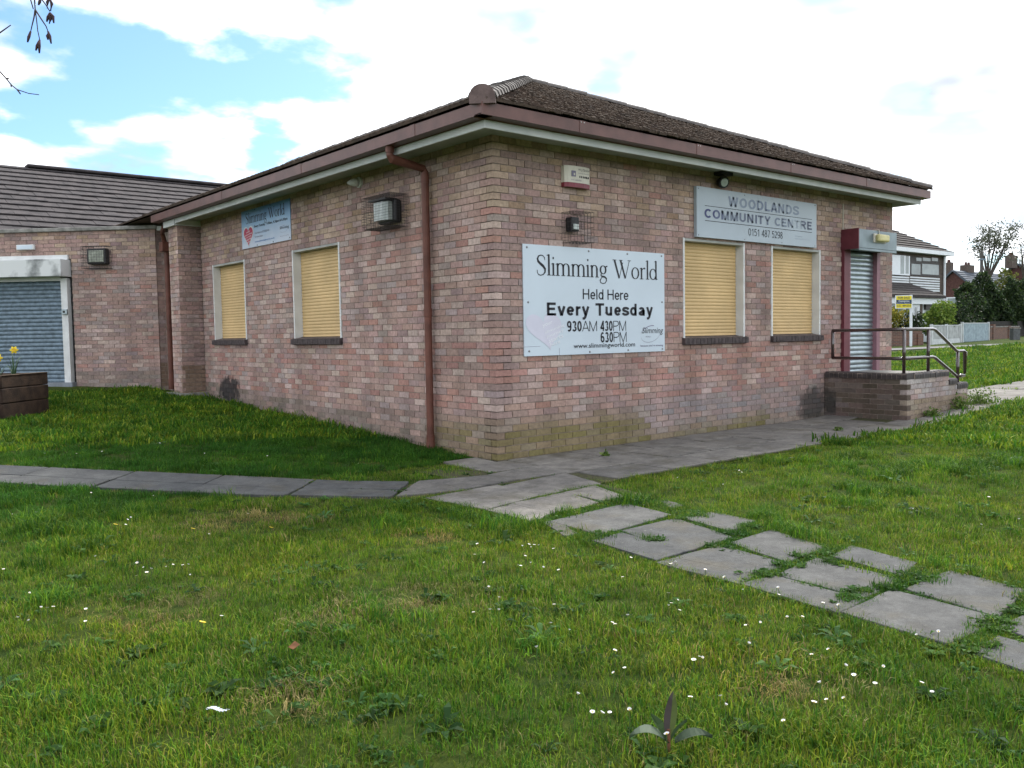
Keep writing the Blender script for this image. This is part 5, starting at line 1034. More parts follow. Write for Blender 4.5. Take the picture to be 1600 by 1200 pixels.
def hedge(px0, px1, D0, D1, ptop, label, seed):
    r_ = random.Random(seed); pa, pb = at(px0, 500, D0), at(px1, 500, D1); F, L = run_between(pa, pb, 'h'); root = empty('hedge', (pa.x, pa.y, ground_z(pa.x, pa.y)), label, 'hedge'); b = MB(); pts = []
    ph = [r_.uniform(0, 6) for _ in range(4)]
    for _ in range(int(L*1700)):
        u = r_.uniform(0, L); hh = ptop*(1+.10*math.sin(u*1.3+ph[0])+.07*math.sin(u*3.1+ph[1])); z = r_.random()**.8*hh; bulge = .5+.5*math.sin(min(1, z/hh)*math.pi*.9+.4)+.25*math.sin(u*2.3+z*1.7+ph[2]); pts.append(F.p(u, bulge*r_.uniform(.4, 1.1), z+.4))
    leaves(b, pts, .11, MD+MD+MD+[(.06, .09, .03)]+DK, r_); b.build('crown', M_leaf, root, recalc=False)
    b = MB(); n_ = int(L)
    for i in range(n_): u = (i+.5)*L/n_; b.tube([F.p(u, -.1, .2), F.p(u+.2, -.1, ptop*.75)], [.08, .03], 6)
    b.build('stem', M_bark, root); b = MB(); b.fbox(F, .1, L-.1, -1.2, .15, .3, ptop*.72); b.build('dark_core', mat('hedge_inside', (.014, .020, .010), 1, .4, 6, .5), root)  # solid dark box filling the inside of the hedge
hedge(1486, 1680, 60, 70, 4.1, 'tall dark hedge along the far street', 5)
bush('conifer', 1571, 480, 72, 2.6, 5.6, 3000, .12, [(.10, .12, .02), (.07, .09, .02), (.14, .15, .03)], 'yellow-green conifer rising over the dark hedge', 'tree', seed=8, clumps=24)
# sparse tree behind the hedge
def sparse_tree(name, base_px, D, tips, seed, label, nleaf, size, spread):
    r_ = random.Random(seed); bp_ = at(*base_px, D); g0 = ground_z(bp_.x, bp_.y); root = empty(name, (bp_.x, bp_.y, g0), label, 'tree'); b = MB(); fork = Vector((bp_.x, bp_.y, bp_.z)); b.tube([(bp_.x, bp_.y, g0-.1), tuple(fork.lerp(Vector((bp_.x, bp_.y, g0)), .5)), tuple(fork)], [.16, .14, .11], 8); ends = []
    for (px, py) in tips:
        T = at(px, py, D+r_.uniform(-1.2, 1.2)); mid = fork.lerp(T, .5)+Vector((r_.uniform(-.2, .2), r_.uniform(-.2, .2), r_.uniform(0, .3))); b.tube([fork-Vector((0, 0, .1)), mid, T], [.07, .045, .012], 6); ends.append((mid, T))
        for _ in range(5): s_ = mid.lerp(T, r_.uniform(0, 1)); e_ = s_+Vector((r_.gauss(0, .4), r_.gauss(0, .4), r_.uniform(.1, .6))); b.tube([s_, e_], [.02, .006], 4); ends.append((s_, e_))
    b.build('trunk', M_bark, root); pts = []
    for _ in range(nleaf): a, c = r_.choice(ends); f_ = r_.uniform(.55, 1.1); pts.append(a.lerp(c, f_)+Vector((r_.gauss(0, spread), r_.gauss(0, spread), r_.gauss(0, spread*.7))))
    b = MB(); leaves(b, pts, size, [(.075, .09, .055), (.10, .115, .075), (.055, .066, .045)], r_); b.build('crown', M_leaf, root, recalc=False)
sparse_tree('tree', (1543, 440), 76, [(1524, 372), (1534, 362), (1545, 356), (1556, 352), (1566, 354), (1578, 360), (1587, 358), (1560, 370), (1530, 380), (1548, 372), (1572, 378), (1584, 372), (1540, 366)], 4, 'thin airy tree with a flat crown beyond the hedge', 2300, .10, .30)
sparse_tree('tree', (1600, 440), 80, [(1592, 368), (1596, 385), (1604, 372), (1612, 364), (1590, 400)], 6, 'bare thin tree cut by the right edge beyond the hedge', 260, .09, .3)
# telegraph pole
q0 = at(1533, 470, 66); zt = at(1533, 394, 66).z; g0 = ground_z(q0.x, q0.y); tp = empty('telegraph_pole', (q0.x, q0.y, g0), 'wooden telegraph pole standing behind the dark hedge', 'pole'); b = MB(); b.tube([(q0.x, q0.y, g0-.3), (q0.x, q0.y, zt)], [.15, .11], 10); b.build('pole', mat('pole_wood', (.085, .08, .075), .9, .25, 6), tp); b = MB(); Fg = Frame((q0.x, q0.y), tuple(cr0[:2]), tuple((-cf).normalized()[:2])); b.fbox(Fg, -.22, .24, .05, .15, zt-.62, zt-.5); b.build('crossbar', M_galv2, tp)
# brick houses behind
M_slate = mat('slate', (.085, .10, .125), .8, .2, 3, .4); M_hred = mat('far_red_brick', (.085, .042, .037), .9, .25, 7)
def far_house(apx, D, half, drop, length, label, chim, seed, win=True):
    A = at(*apx, D); g0 = ground_z(A.x, A.y); root = empty('brick_house', (A.x+length/2, A.y, g0), label, 'house', 'brick houses behind the hedge'); x0, x1 = A.x, A.x+length; ez_ = A.z-drop
    b = MB(); pr = [(x0, A.y-half, g0-.2), (x0, A.y+half, g0-.2), (x0, A.y+half, ez_), (x0, A.y, A.z), (x0, A.y-half, ez_)]; b.prism(pr, (length, 0, 0)); b.build('wall', M_hred, root)
    b = MB(); u = Vector((0, -half-.3, -(drop*(half+.3)/half)))
    for s_ in (-1, 1): e = Vector((0, s_*(half+.3), -(drop*(half+.3)/half))); nn = Vector((0, s_*drop, half)).normalized()*.14; R0, R1 = Vector((x0-.25, A.y, A.z+.05)), Vector((x1+.25, A.y, A.z+.05)); b.prism([R0, R1, R1+e, R0+e], nn)
    rf = b.build('roof', M_slate, root)
    b = MB(); e = Vector((0, -(half+.3), -(drop*(half+.3)/half))); nn = Vector((0, -drop, half)).normalized()
    for k in range(12): f0, f1 = k/12, min(1, (k+1.05)/12); P = [Vector((x0-.26, A.y, A.z+.05))+e*f1, Vector((x1+.26, A.y, A.z+.05))+e*f1, Vector((x1+.26, A.y, A.z+.05))+e*f0, Vector((x0-.26, A.y, A.z+.05))+e*f0]; b.hexa([p+nn*.13 for p in P]+[P[0]+nn*.21, P[1]+nn*.21, P[2]+nn*.15, P[3]+nn*.15])
    b.build('tiling', M_slate, rf)['kind'] = 'stuff'
    for cx_, w, hh in chim:
        b = MB(); b.box(x0+cx_, x0+cx_+w, A.y-.35, A.y+.35, A.z-.4, A.z+hh); c_ = b.build('chimney', M_hbrick, rf)
        for k in range(2): b = MB(); b.lathe((x0+cx_+w*(.3+.4*k), A.y, A.z+hh), (0, 0, 1), [(0, .13), (.3, .11)], 10); b.build('chimney_pot', M_hred, rf)
    if win:
        b = MB(); b.box(x0-.04, x0+.02, A.y-half*.35, A.y+half*.25, A.z-drop-1.4, A.z-drop-.1); w_ = b.build('window', M_upvc, root); b = MB(); b.box(x0-.06, x0-.03, A.y-half*.3, A.y+half*.2, A.z-drop-1.3, A.z-drop-.2); b.build('pane', M_glass, w_)
far_house((1490, 425), 84, 2.6, 2.3, 13, 'red brick house with blue-grey roof right of the white house', ((2.2, 1.6, .75),), 1)
far_house((1590, 414), 92, 3.2, 2.4, 12, 'red brick house cut by the right edge of the view', ((-2.4, 1.4, .9),), 2, False)
far_house((1470, 432), 96, 3.0, 2.2, 6, 'red brick house showing only a chimney past the white house', ((1.6, .7, 1.6),), 3, False)

# ------------------------------------------------------------------ birch overhanging at the top left
bt_ = empty('birch_tree', (-7.9, -3.1, 0), 'birch with thin hanging catkin twigs at the top left', 'tree')
M_birch = mat('birch_bark', (.30, .29, .27), .8, .4, 9, .3, col2=(.06, .055, .05)); M_twig = mat('twig', (.05, .035, .03), .8, .2, 20); M_catkin = mat('catkin', (.065, .04, .045), .9, .3, 40, .4)
b = MB(); b.tube([(-7.9, -3.1, -.1), (-7.88, -3.12, 1.5), (-7.82, -3.2, 3.2), (-7.7, -3.3, 5.0), (-7.6, -3.3, 7.0)], [.15, .13, .10, .06, .02], 12); b.build('trunk', M_birch, bt_, smooth=True)
DT = 3.0
def lim(name, pts, r): b = MB(); b.tube(pts, r, 6); return b.build(name, M_twig, bt_, smooth=True)
J = at(53, -40, DT); J2 = at(-30, 90, DT)
lim('limb', [(-7.84, -3.17, 2.9), (-7.0, -3.4, 3.25), (-6.0, -3.7, 3.1), tuple(J+Vector((-.1, 0, .25))), tuple(J)], [.04, .03, .018, .008, .005]); lim('limb', [(-7.85, -3.15, 2.5), (-6.8, -3.5, 2.75), (-5.9, -3.7, 2.6), tuple(J2)], [.035, .022, .010, .005])
lim('limb', [(-7.8, -3.2, 3.6), (-8.6, -4.2, 4.5), (-9.2, -5.0, 4.9)], [.04, .02, .006]); lim('limb', [(-7.75, -3.25, 4.3), (-7.9, -2.2, 5.2), (-8.0, -1.4, 5.6)], [.035, .018, .005])
def T(*pp): return [tuple(at(x, y, DT)) for x, y in pp]
for pts in (((53, -40), (54, 0), (55, 15), (57, 30), (59, 48), (62, 62)), ((55, 15), (53, 28), (50, 40), (48, 49)), ((55, 15), (66, 32), (72, 41), (75, 49)), ((60, -40), (66, 0), (72, 8), (78, 18)), ((-30, 90), (0, 112), (10, 123), (18, 133), (27, 140), (45, 146), (61, 148)), ((27, 140), (32, 147)), ((10, 123), (14, 122)), ((17, 131), (17.5, 136)), ((-30, 62), (0, 51), (10, 44), (17, 39)), ((53, -40), (48, 0), (52, 14))): lim('twig', T(*pts), [.0028*(1-.6*i/len(pts)) for i in range(len(pts))])
for pts in (((48, 49), (45, 58), (43, 66)), ((62, 62), (61.5, 72), (61.5, 83)), ((61, 64), (58, 72), (56, 79)), ((75, 49), (74, 56), (75, 62)), ((75, 49), (78, 57), (80, 68)), ((78, 20), (75, 27), (73, 34)), ((78, 20), (79, 30), (77, 37)), ((78, 20), (83, 26), (84, 36)), ((77, -4), (74, 4), (74, 13)), ((77, -4), (81, 6), (79, 17)), ((64, -6), (62, 3), (60, 8))): b = MB(); b.tube(T(*pts), [.0032, .0052, .0025], 7); b.build('catkin', M_catkin, bt_, smooth=True)

# ------------------------------------------------------------------ turf, weeds and flowers
m, t, n, l, b = nodes('grass_blade'); a = n.new('ShaderNodeAttribute'); a.attribute_name = 'bcol'; g = n.new('ShaderNodeNewGeometry'); oi = n.new('ShaderNodeObjectInfo')
def gn(sc, det=4):
    q = n.new('ShaderNodeTexNoise'); q.inputs['Scale'].default_value = sc; q.inputs['Detail'].default_value = det; l.new(g.outputs['Position'], q.inputs['Vector']); return q.outputs['Fac']
rp = n.new('ShaderNodeValToRGB'); e = rp.color_ramp.elements; e[0].position = .33; e[0].color = (.66, .80, .75, 1); e[1].position = .68; e[1].color = (1.26, 1.13, .9, 1); x_ = e.new(.5); x_.color = (1, 1, 1, 1); l.new(gn(1.1, 5), rp.inputs[0])
mm = n.new('ShaderNodeMixRGB'); mm.blend_type = 'MULTIPLY'; mm.inputs[0].default_value = 1; l.new(a.outputs['Color'], mm.inputs[1]); l.new(rp.outputs[0], mm.inputs[2])
rr = n.new('ShaderNodeMapRange'); rr.inputs[3].default_value = .58; rr.inputs[4].default_value = 1.42; l.new(oi.outputs['Random'], rr.inputs[0]); vs = n.new('ShaderNodeVectorMath'); vs.operation = 'SCALE'; l.new(mm.outputs[0], vs.inputs[0]); l.new(rr.outputs[0], vs.inputs['Scale'])
l.new(vs.outputs[0], b.inputs['Base Color']); b.inputs['Roughness'].default_value = .65; b.inputs['Specular IOR Level'].default_value = .12
tl = n.new('ShaderNodeBsdfTranslucent'); l.new(vs.outputs[0], tl.inputs[0]); ms = n.new('ShaderNodeMixShader'); ms.inputs[0].default_value = .38; l.new(b.outputs[0], ms.inputs[1]); l.new(tl.outputs[0], ms.inputs[2]); l.new(ms.outputs[0], n['Material Output'].inputs[0]); M_blade = m
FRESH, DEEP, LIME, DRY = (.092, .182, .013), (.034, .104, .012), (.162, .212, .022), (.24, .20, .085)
def blade(b, x, y, h, w, a, bend, col):
    d = Vector((math.cos(a), math.sin(a), 0)); s = Vector((-math.sin(a), math.cos(a), 0))*w/2; o = Vector((x, y, -.005)); p1 = o+d*bend*h*.22+Vector((0, 0, h*.5)); p2 = o+d*bend*h*.75+Vector((0, 0, h*(.95-.3*bend)))
    b.face([o-s, o+s, p1+s*.85, p1-s*.85], col); b.face([p1-s*.85, p1+s*.85, p2], col)
def tuft(seed, nb, rad, h0, h1, w, mixc, bend=(.2, 1.0)):
    r_ = random.Random(seed); b = MB()
    for _ in range(nb):
        rr_ = rad*math.sqrt(r_.random()); th = r_.uniform(0, 6.28); c = r_.choices((FRESH, DEEP, LIME, DRY), mixc)[0]; j = r_.uniform(.75, 1.25); blade(b, rr_*math.cos(th), rr_*math.sin(th), r_.uniform(h0, h1), w*r_.uniform(.7, 1.3), r_.uniform(0, 6.28), r_.uniform(*bend), tuple(k*j for k in c))
    return b
def rosette(seed, nl, L, wd, col, lift=.35, rad=.0):
    r_ = random.Random(seed); b = MB()
    for k in range(nl):
        a = k*math.tau/nl+r_.uniform(-.4, .4); d = Vector((math.cos(a), math.sin(a), 0)); s = Vector((-math.sin(a), math.cos(a), 0)); Lx = L*r_.uniform(.6, 1.2); w = wd*r_.uniform(.8, 1.2); j = r_.uniform(.75, 1.3); c = tuple(x*j for x in col); o = Vector((r_.uniform(-rad, rad), r_.uniform(-rad, rad), .004)); z1 = lift*Lx*r_.uniform(.5, 1.3)
        P0, P1_, P2 = o, o+d*Lx*.55+Vector((0, 0, z1)), o+d*Lx+Vector((0, 0, z1*.8)); b.face([P0, P1_+s*w, P2, P1_-s*w], c)
    return b
LIB = bpy.data.collections.new('turf_library')
def lib(name, b): me_ = b.mesh(name, recalc=False); me_.materials.append(M_blade); o = bpy.data.objects.new(name, me_); LIB.objects.link(o); return o
k_ = 0
for s_ in range(4): lib('t%02d_short' % k_, tuft(s_, 46, .075, .020, .056, .0027, (48, 25, 23, 4))); k_ += 1
for s_ in range(3): lib('t%02d_yellow' % k_, tuft(20+s_, 44, .075, .018, .050, .0026, (30, 8, 46, 16))); k_ += 1
for s_ in range(2): lib('t%02d_lush' % k_, tuft(40+s_, 72, .075, .045, .10, .0034, (36, 60, 4, 0), (.3, 1.1))); k_ += 1
for s_ in range(2): lib('t%02d_dry' % k_, tuft(60+s_, 26, .08, .015, .05, .003, (8, 0, 12, 80), (.6, 1.3))); k_ += 1
lib('t%02d_clover' % k_, rosette(1, 16, .030, .009, (.045, .10, .025), .6, .04)); k_ += 1
lib('t%02d_daisyleaf' % k_, rosette(2, 11, .038, .010, (.055, .115, .03), .35, .012)); k_ += 1
lib('t%02d_dandelion' % k_, rosette(3, 9, .07, .010, (.045, .10, .028), .35, .01)); k_ += 1
lib('t%02d_coarse' % k_, tuft(80, 40, .16, .04, .085, .010, (52, 26, 22, 0))); k_ += 1
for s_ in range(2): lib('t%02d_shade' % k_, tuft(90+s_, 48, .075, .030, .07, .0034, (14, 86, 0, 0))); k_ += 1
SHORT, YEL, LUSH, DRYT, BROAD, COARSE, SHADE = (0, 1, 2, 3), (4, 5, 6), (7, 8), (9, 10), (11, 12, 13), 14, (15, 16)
rs = np.random.default_rng(5)
def vnoise(x, y, sc, seed):
    r_ = np.random.default_rng(seed); G = r_.random((64, 64)); fx, fy = x*sc+100, y*sc+100; ix, iy = np.floor(fx).astype(int), np.floor(fy).astype(int); tx, ty = fx-ix, fy-iy; tx, ty = tx*tx*(3-2*tx), ty*ty*(3-2*ty)
    g_ = lambda i, j: G[i % 64, j % 64]
    return (g_(ix, iy)*(1-tx)+g_(ix+1, iy)*tx)*(1-ty)+(g_(ix, iy+1)*(1-tx)+g_(ix+1, iy+1)*tx)*ty
def inpoly(x, y, P):
    r_ = np.zeros(len(x), bool); k = len(P)
    for i in range(k):
        x0, y0 = P[i]; x1, y1 = P[(i+1) % k]
        c = ((y0 > y) != (y1 > y)); 
        if y1 != y0: r_ ^= c & (x < (x1-x0)*(y-y0)/(y1-y0)+x0)
    return r_
def grow(P, e):
    cx, cy = sum(p[0] for p in P)/len(P), sum(p[1] for p in P)/len(P); out = []
    for p in P:
        d = math.hypot(p[0]-cx, p[1]-cy); out.append((cx+(p[0]-cx)*(1+e/d), cy+(p[1]-cy)*(1+e/d)))
    return out
pts_all = []
def ring_pts(d0, d1, dens, half):
    nn_ = int(dens*half*(d1*d1-d0*d0)); r_ = np.sqrt(rs.random(nn_)*(d1*d1-d0*d0)+d0*d0); th = YAW+(rs.random(nn_)*2-1)*half; return CAM_LOC.x+r_*np.cos(th), CAM_LOC.y+r_*np.sin(th), r_
half = math.radians(39)
for d0, d1, dens in ((1.0, 4.2, 330), (4.2, 7, 250), (7, 11, 150), (11, 18, 90), (18, 32, 40), (32, 50, 16)):
    x, y, d = ring_pts(d0, d1, dens, half if d0 > 6 else math.radians(52)); keep = np.ones(len(x), bool); near = np.zeros(len(x), bool); tight = np.zeros(len(x), bool)
    keep &= ~((x > -.03) & (y > -.02) & (x < 8.66)); keep &= ~((x > -.45) & (y > 8.1)); keep &= ~(((x+.2)*-.70711+(y-10)*-.70711 < .06) & (x < 3) & (y > 7)); keep &= ~((y > 9.9) & (x < 8))
    keep &= ~((x > 6.45) & (x < 8.9) & (y > -1.36) & (y < .1)); keep &= ~inpoly(x, y, [(P1+dB*-.02+dA*-.02)[:], (P1+dA*1.2)[:], (P1+dA*1.2+dB*1.15)[:], (P1+dB*1.15)[:]])
    keep &= ~((x > -.12) & (x < 8.8) & (y > -1.70) & (y < .05))
    for Pp in SLABS:
        keep &= ~inpoly(x, y, grow(Pp, -.015)); near |= inpoly(x, y, grow(Pp, .14)); tight |= inpoly(x, y, grow(Pp, .035))
    ax, ay = x-w1.x, y-w1.y; off = ax*nv.x+ay*nv.y; keep &= off < 0
    rm_ = rs.random(len(x)); keep &= ~(tight & (rm_ < .35) & (y > -1.9))
    keep &= ~(inpoly(x, y, [(-1.15, -.45), (-.52, -.5), (-.5, -.3), (-.75, .05)]) & (rm_ < .5))
    x, y, d, near, tight = x[keep], y[keep], d[keep], near[keep], tight[keep]; k = len(x)
    n1, n2_, n3 = vnoise(x, y, 1.1, 1), vnoise(x, y, 2.7, 2), vnoise(x, y, .45, 3); u = rs.random(k); idx = rs.choice(SHORT, k)
    lushp = np.clip((n1*.45+n2_*.35+vnoise(x, y, 5.0, 33)*.2-.58)*5, 0, .95); yelp = np.clip((.62-n1*.55-n2_*.2-n3*.25+.02)*1.9, .05, .6)
    leftl = (x < .1) & (y > .2)                                     # lusher turf; part of the hall's shade is put into its deep green
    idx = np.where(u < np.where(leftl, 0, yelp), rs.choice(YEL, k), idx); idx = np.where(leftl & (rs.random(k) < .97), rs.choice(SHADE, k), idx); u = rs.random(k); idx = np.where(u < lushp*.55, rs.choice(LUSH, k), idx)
    u = rs.random(k); idx = np.where(u < .02+.07*(vnoise(x, y, 1.9, 9) > .62), rs.choice(BROAD, k, p=(.5, .38, .12)), idx)
    dp_ = np.exp(-(((x+3.2)/.5)**2+((y+1.0)/.35)**2))
    for cx_, cy_, rr_ in [(*onground(620, 940)[:2], .28), (*onground(520, 960)[:2], .2), (*onground(680, 838)[:2], .16), (*onground(460, 1090)[:2], .18), (*onground(1230, 1060)[:2], .2), (*onground(250, 950)[:2], .25)]: dp_ = np.maximum(dp_, .9*np.exp(-((x-cx_)**2+(y-cy_)**2)/rr_**2))
    pq_ = onground(88, 660); dp_ = np.maximum(dp_, .95*np.exp(-(((x-pq_.x)/.42)**2+((y-pq_.y)/.32)**2)**2)); pd_ = np.hypot(x-(P1+dA*.5+dB*.5).x, y-(P1+dA*.5+dB*.5).y); dp_ = np.maximum(dp_, np.where(pd_ < .95, .85, 0))
    dp_ = np.maximum(dp_, np.where(near & (x < -.6) & (y > -1.4), .55, np.where(near, .10, 0))); u = rs.random(k); idx = np.where(u < dp_, rs.choice(DRYT, k), idx)
    u = rs.random(k); idx = np.where(tight & (u < .35), rs.choice(BROAD[:2], k), idx)
    n4 = vnoise(x, y, 6.5, 31); sc_ = rs.uniform(.65, 1.35, k)*(.55+.55*n2_+.55*n4); sc_ = np.where(near & (y > -1.9) & ~np.isin(idx, BROAD), sc_*.8, sc_); inj = inpoly(x, y, [(-2.02, -6.6), (-1.35, -6.6), (-.93, -4.2), (-.68, -2.9), (-.6, -2.2), (-1.67, -2.2)]); sc_ = np.where(tight, sc_*np.where(y > -1.9, .62, np.where(inj, .42, .85)), sc_); sc_ = np.where(pd_ < .95, sc_*.7, sc_)
    if d0 >= 11: big_ = rs.random(k) < .55; idx = np.where(big_, COARSE, np.where(np.isin(idx, YEL+DRYT), 0, idx)); sc_ = sc_*(1.1 if d0 < 18 else 1.4 if d0 < 32 else 1.9)
    for i in range(k): pts_all.append((x[i], y[i], ground_z(x[i], y[i])-.008, rs.random()*6.283, sc_[i], int(idx[i])))
nj = 15000; xj, yj = rs.uniform(-2.25, -.5, nj), rs.uniform(-6.6, -1.9, nj); kj = inpoly(xj, yj, [(-2.12, -6.6), (-1.25, -6.6), (-.85, -4.2), (-.55, -2.9), (-.45, -2.2), (-1.75, -2.2)])
for Pp in SLABS: kj &= ~inpoly(xj, yj, grow(Pp, -.02))
for x0_, y0_ in zip(xj[kj], yj[kj]):
    if vnoise(np.array([x0_]), np.array([y0_]), 3.1, 21)[0] < .18: continue
    pts_all.append((x0_, y0_, ground_z(x0_, y0_)-.004, rs.random()*6.283, rs.uniform(.35, .75), int(rs.choice((0, 2, 4, 11, 12, 12, 15)))))
nj = 30000; xj, yj = rs.uniform(-2.5, -.3, nj), rs.uniform(-6.6, -1.2, nj); kj = np.zeros(nj, bool); ij = np.zeros(nj, bool)
for Pp in SLABS:
    if min(p[1] for p in Pp) < -1.9: kj |= inpoly(xj, yj, grow(Pp, .05)); 
    ij |= inpoly(xj, yj, grow(Pp, -.006))
kj &= ~ij & ~inpoly(xj, yj, [(-2.0, -6.6), (-1.35, -6.6), (-.95, -4.2), (-.7, -2.9), (-.6, -2.2), (-1.65, -2.2)])
for x0_, y0_ in zip(xj[kj], yj[kj]): pts_all.append((x0_, y0_, ground_z(x0_, y0_)-.008, rs.random()*6.283, rs.uniform(.6, 1.0), int(rs.choice((0, 1, 2, 3, 4, 12)))))
for px, py in ((1230, 886), (1290, 866), (1410, 908), (1386, 922), (1560, 976), (1545, 985), (1300, 882), (1150, 836), (1172, 826), (1058, 812), (1020, 846), (1125, 856), (1530, 1004), (1505, 1016), (1195, 900), (945, 838), (975, 786), (1005, 790), (1440, 906), (1320, 936), (1345, 928), (1090, 806), (1255, 872), (1600, 962)):
    c_ = onground(px, py)
    for _ in range(15): x0_, y0_ = c_.x+rs.normal(0, .04), c_.y+rs.normal(0, .04); pts_all.append((x0_, y0_, ground_z(x0_, y0_)+.006, rs.random()*6.283, rs.uniform(.5, 1.0), int(rs.choice((11, 12, 12, 0, 15)))))
A_ = np.array(pts_all); me = bpy.data.meshes.new('grass'); me.from_pydata([tuple(p[:3]) for p in pts_all], [], [])
at_ = me.attributes.new('rot', 'FLOAT_VECTOR', 'POINT'); rv = np.zeros((len(A_), 3), np.float32); rv[:, 0] = rs.normal(0, .10, len(A_)); rv[:, 1] = rs.normal(0, .10, len(A_)); rv[:, 2] = A_[:, 3]; at_.data.foreach_set('vector', rv.ravel())
at_ = me.attributes.new('scl', 'FLOAT', 'POINT'); at_.data.foreach_set('value', A_[:, 4].astype(np.float32)); at_ = me.attributes.new('idx', 'INT', 'POINT'); at_.data.foreach_set('value', A_[:, 5].astype(np.int32))
gr = bpy.data.objects.new('grass', me); reg(gr, (0, 0, 0), None); tag(gr, 'rough green lawn grass with dry and lush patches around the paths', 'grass', kind='stuff')
ng = bpy.data.node_groups.new('scatter', 'GeometryNodeTree'); ng.interface.new_socket('Geometry', in_out='INPUT', socket_type='NodeSocketGeometry'); ng.interface.new_socket('Geometry', in_out='OUTPUT', socket_type='NodeSocketGeometry')
q = ng.nodes; gi, go_ = q.new('NodeGroupInput'), q.new('NodeGroupOutput'); ci = q.new('GeometryNodeCollectionInfo'); ci.inputs['Collection'].default_value = LIB; ci.inputs['Separate Children'].default_value = True; ci.inputs['Reset Children'].default_value = True
ip = q.new('GeometryNodeInstanceOnPoints'); ip.inputs['Pick Instance'].default_value = True
def na(name, ty): z = q.new('GeometryNodeInputNamedAttribute'); z.data_type = ty; z.inputs['Name'].default_value = name; return [o for o in z.outputs if o.enabled and o.name == 'Attribute'][0]
ng.links.new(gi.outputs[0], ip.inputs['Points']); ng.links.new(ci.outputs[0], ip.inputs['Instance']); ng.links.new(na('idx', 'INT'), ip.inputs['Instance Index'])
e2r = q.new('FunctionNodeEulerToRotation'); ng.links.new(na('rot', 'FLOAT_VECTOR'), e2r.inputs[0]); ng.links.new(e2r.outputs[0], ip.inputs['Rotation']); ng.links.new(na('scl', 'FLOAT'), ip.inputs['Scale']); ng.links.new(ip.outputs[0], go_.inputs[0])
md_ = gr.modifiers.new('scatter', 'NODES'); md_.node_group = ng

# daisies, one object each
M_dwhite = mat('daisy_white', (.66, .66, .67), .6, .04, 20); M_dyel = mat('daisy_yellow', (.62, .40, .02), .7, .1, 20); M_dstem = mat('daisy_stem', (.06, .10, .03), .6, .1, 20)
def flower_mesh(name, seed, R, hgt, petals, pm_, cm_, tilt, closed=0.):
    r_ = random.Random(seed); b = MB(); c = Vector((0, 0, hgt)); ax = Vector((math.sin(tilt), 0, math.cos(tilt))); x = Vector((0, 1, 0)); y = ax.cross(x)
    for k in range(petals):
        a = k*math.tau/petals; d = x*math.cos(a)+y*math.sin(a); s = x*-math.sin(a)+y*math.cos(a); w = R*.23; o = c+d*R*.25; e_ = c+d*R*(1-.4*closed)*r_.uniform(.9, 1.05)+ax*R*(.1+.7*closed); b.face([o-s*w*.5, o+s*w*.5, e_+s*w, e_-s*w])
    n0 = len(b.f); b.lathe(c, ax, [(0, R*.34), (R*.16, R*.28), (R*.24, R*.08)], 8); n1_ = len(b.f); b.tube([(0, 0, -.01), (0, 0, hgt*.5), tuple(c)], .0012, 4); me_ = b.mesh(name, recalc=False)
    for mt in (pm_, cm_, M_dstem): me_.materials.append(mt)
    for i, p in enumerate(me_.polygons): p.material_index = 0 if i < n0 else 1 if i < n1_ else 2
    return me_
DM = [flower_mesh('daisy', s_, .0088, .052+.008*s_, 14, M_dwhite, M_dyel, .15+.14*s_, cl_) for s_, cl_ in ((0, .15), (1, .3), (2, .8), (3, .5))]
DP = [(55, 775), (200, 826), (205, 822), (197, 830), (327, 840), (47, 941), (65, 967), (75, 968), (84, 960), (29, 986), (46, 988), (135, 967), (134, 982), (215, 898), (225, 898), (214, 910), (230, 907), (237, 908), (260, 897), (271, 893), (286, 892), (295, 898), (298, 910), (347, 982), (388, 808), (150, 886), (20, 811), (57, 810), (6, 898), (143, 781), (240, 781),
 (827, 863), (835, 862), (842, 866), (830, 870), (821, 880), (814, 893), (810, 896), (849, 905), (873, 905), (865, 866), (830, 892), (816, 865), (986, 885), (973, 911), (1050, 895), (1055, 894), (1047, 896), (1102, 903), (1132, 923), (1161, 935), (1045, 945), (1049, 952), (1059, 953), (1045, 963), (1062, 966), (866, 956), (861, 994), (890, 1001), (957, 990), (961, 988), (981, 987), (839, 1038), (961, 1038), (976, 1057), (959, 1073), (903, 1113), (926, 1139), (953, 1130), (941, 1149), (984, 1142), (1042, 1177), (1079, 1109), (1126, 1116), (1134, 1126), (1093, 1041), (1084, 1050), (1098, 1047), (1170, 1029), (1224, 1147), (1165, 988), (1188, 991), (1230, 985), (1254, 978), (1268, 1037), (1294, 1036), (1281, 1095), (1291, 1111), (1272, 1120), (1318, 1114), (1321, 1066), (1334, 1079), (1367, 1085), (1380, 1064), (1432, 1011), (1440, 1089), (1456, 1096), (1466, 1011), (1216, 940), (1217, 943), (1286, 955), (1310, 968), (1427, 805), (1498, 784), (1545, 785), (1533, 837), (1592, 826), (1155, 741), (1159, 742), (1059, 754), (1130, 768), (746, 862), (742, 874), (757, 895), (764, 936), (780, 945), (740, 968), (766, 974), (780, 976), (70, 715), (120, 713), (160, 712), (320, 713), (418, 718), (560, 727), (250, 700)]
for i, (px, py) in enumerate(DP):
    p = onground(px, py+4); o = inst('daisy', DM[(i*7) % 4], Matrix.Translation((p.x, p.y, p.z)) @ Matrix.Rotation(rnd.uniform(0, 6.28), 4, 'Z') @ Matrix.Scale(rnd.uniform(.8, 1.2), 4), None); tag(o, 'tiny white daisy open in the lawn grass', 'flower', 'daisies in the lawn')
DN = flower_mesh('dandelion', 5, .017, .06, 30, M_petal, M_trumpet, .35, .25)
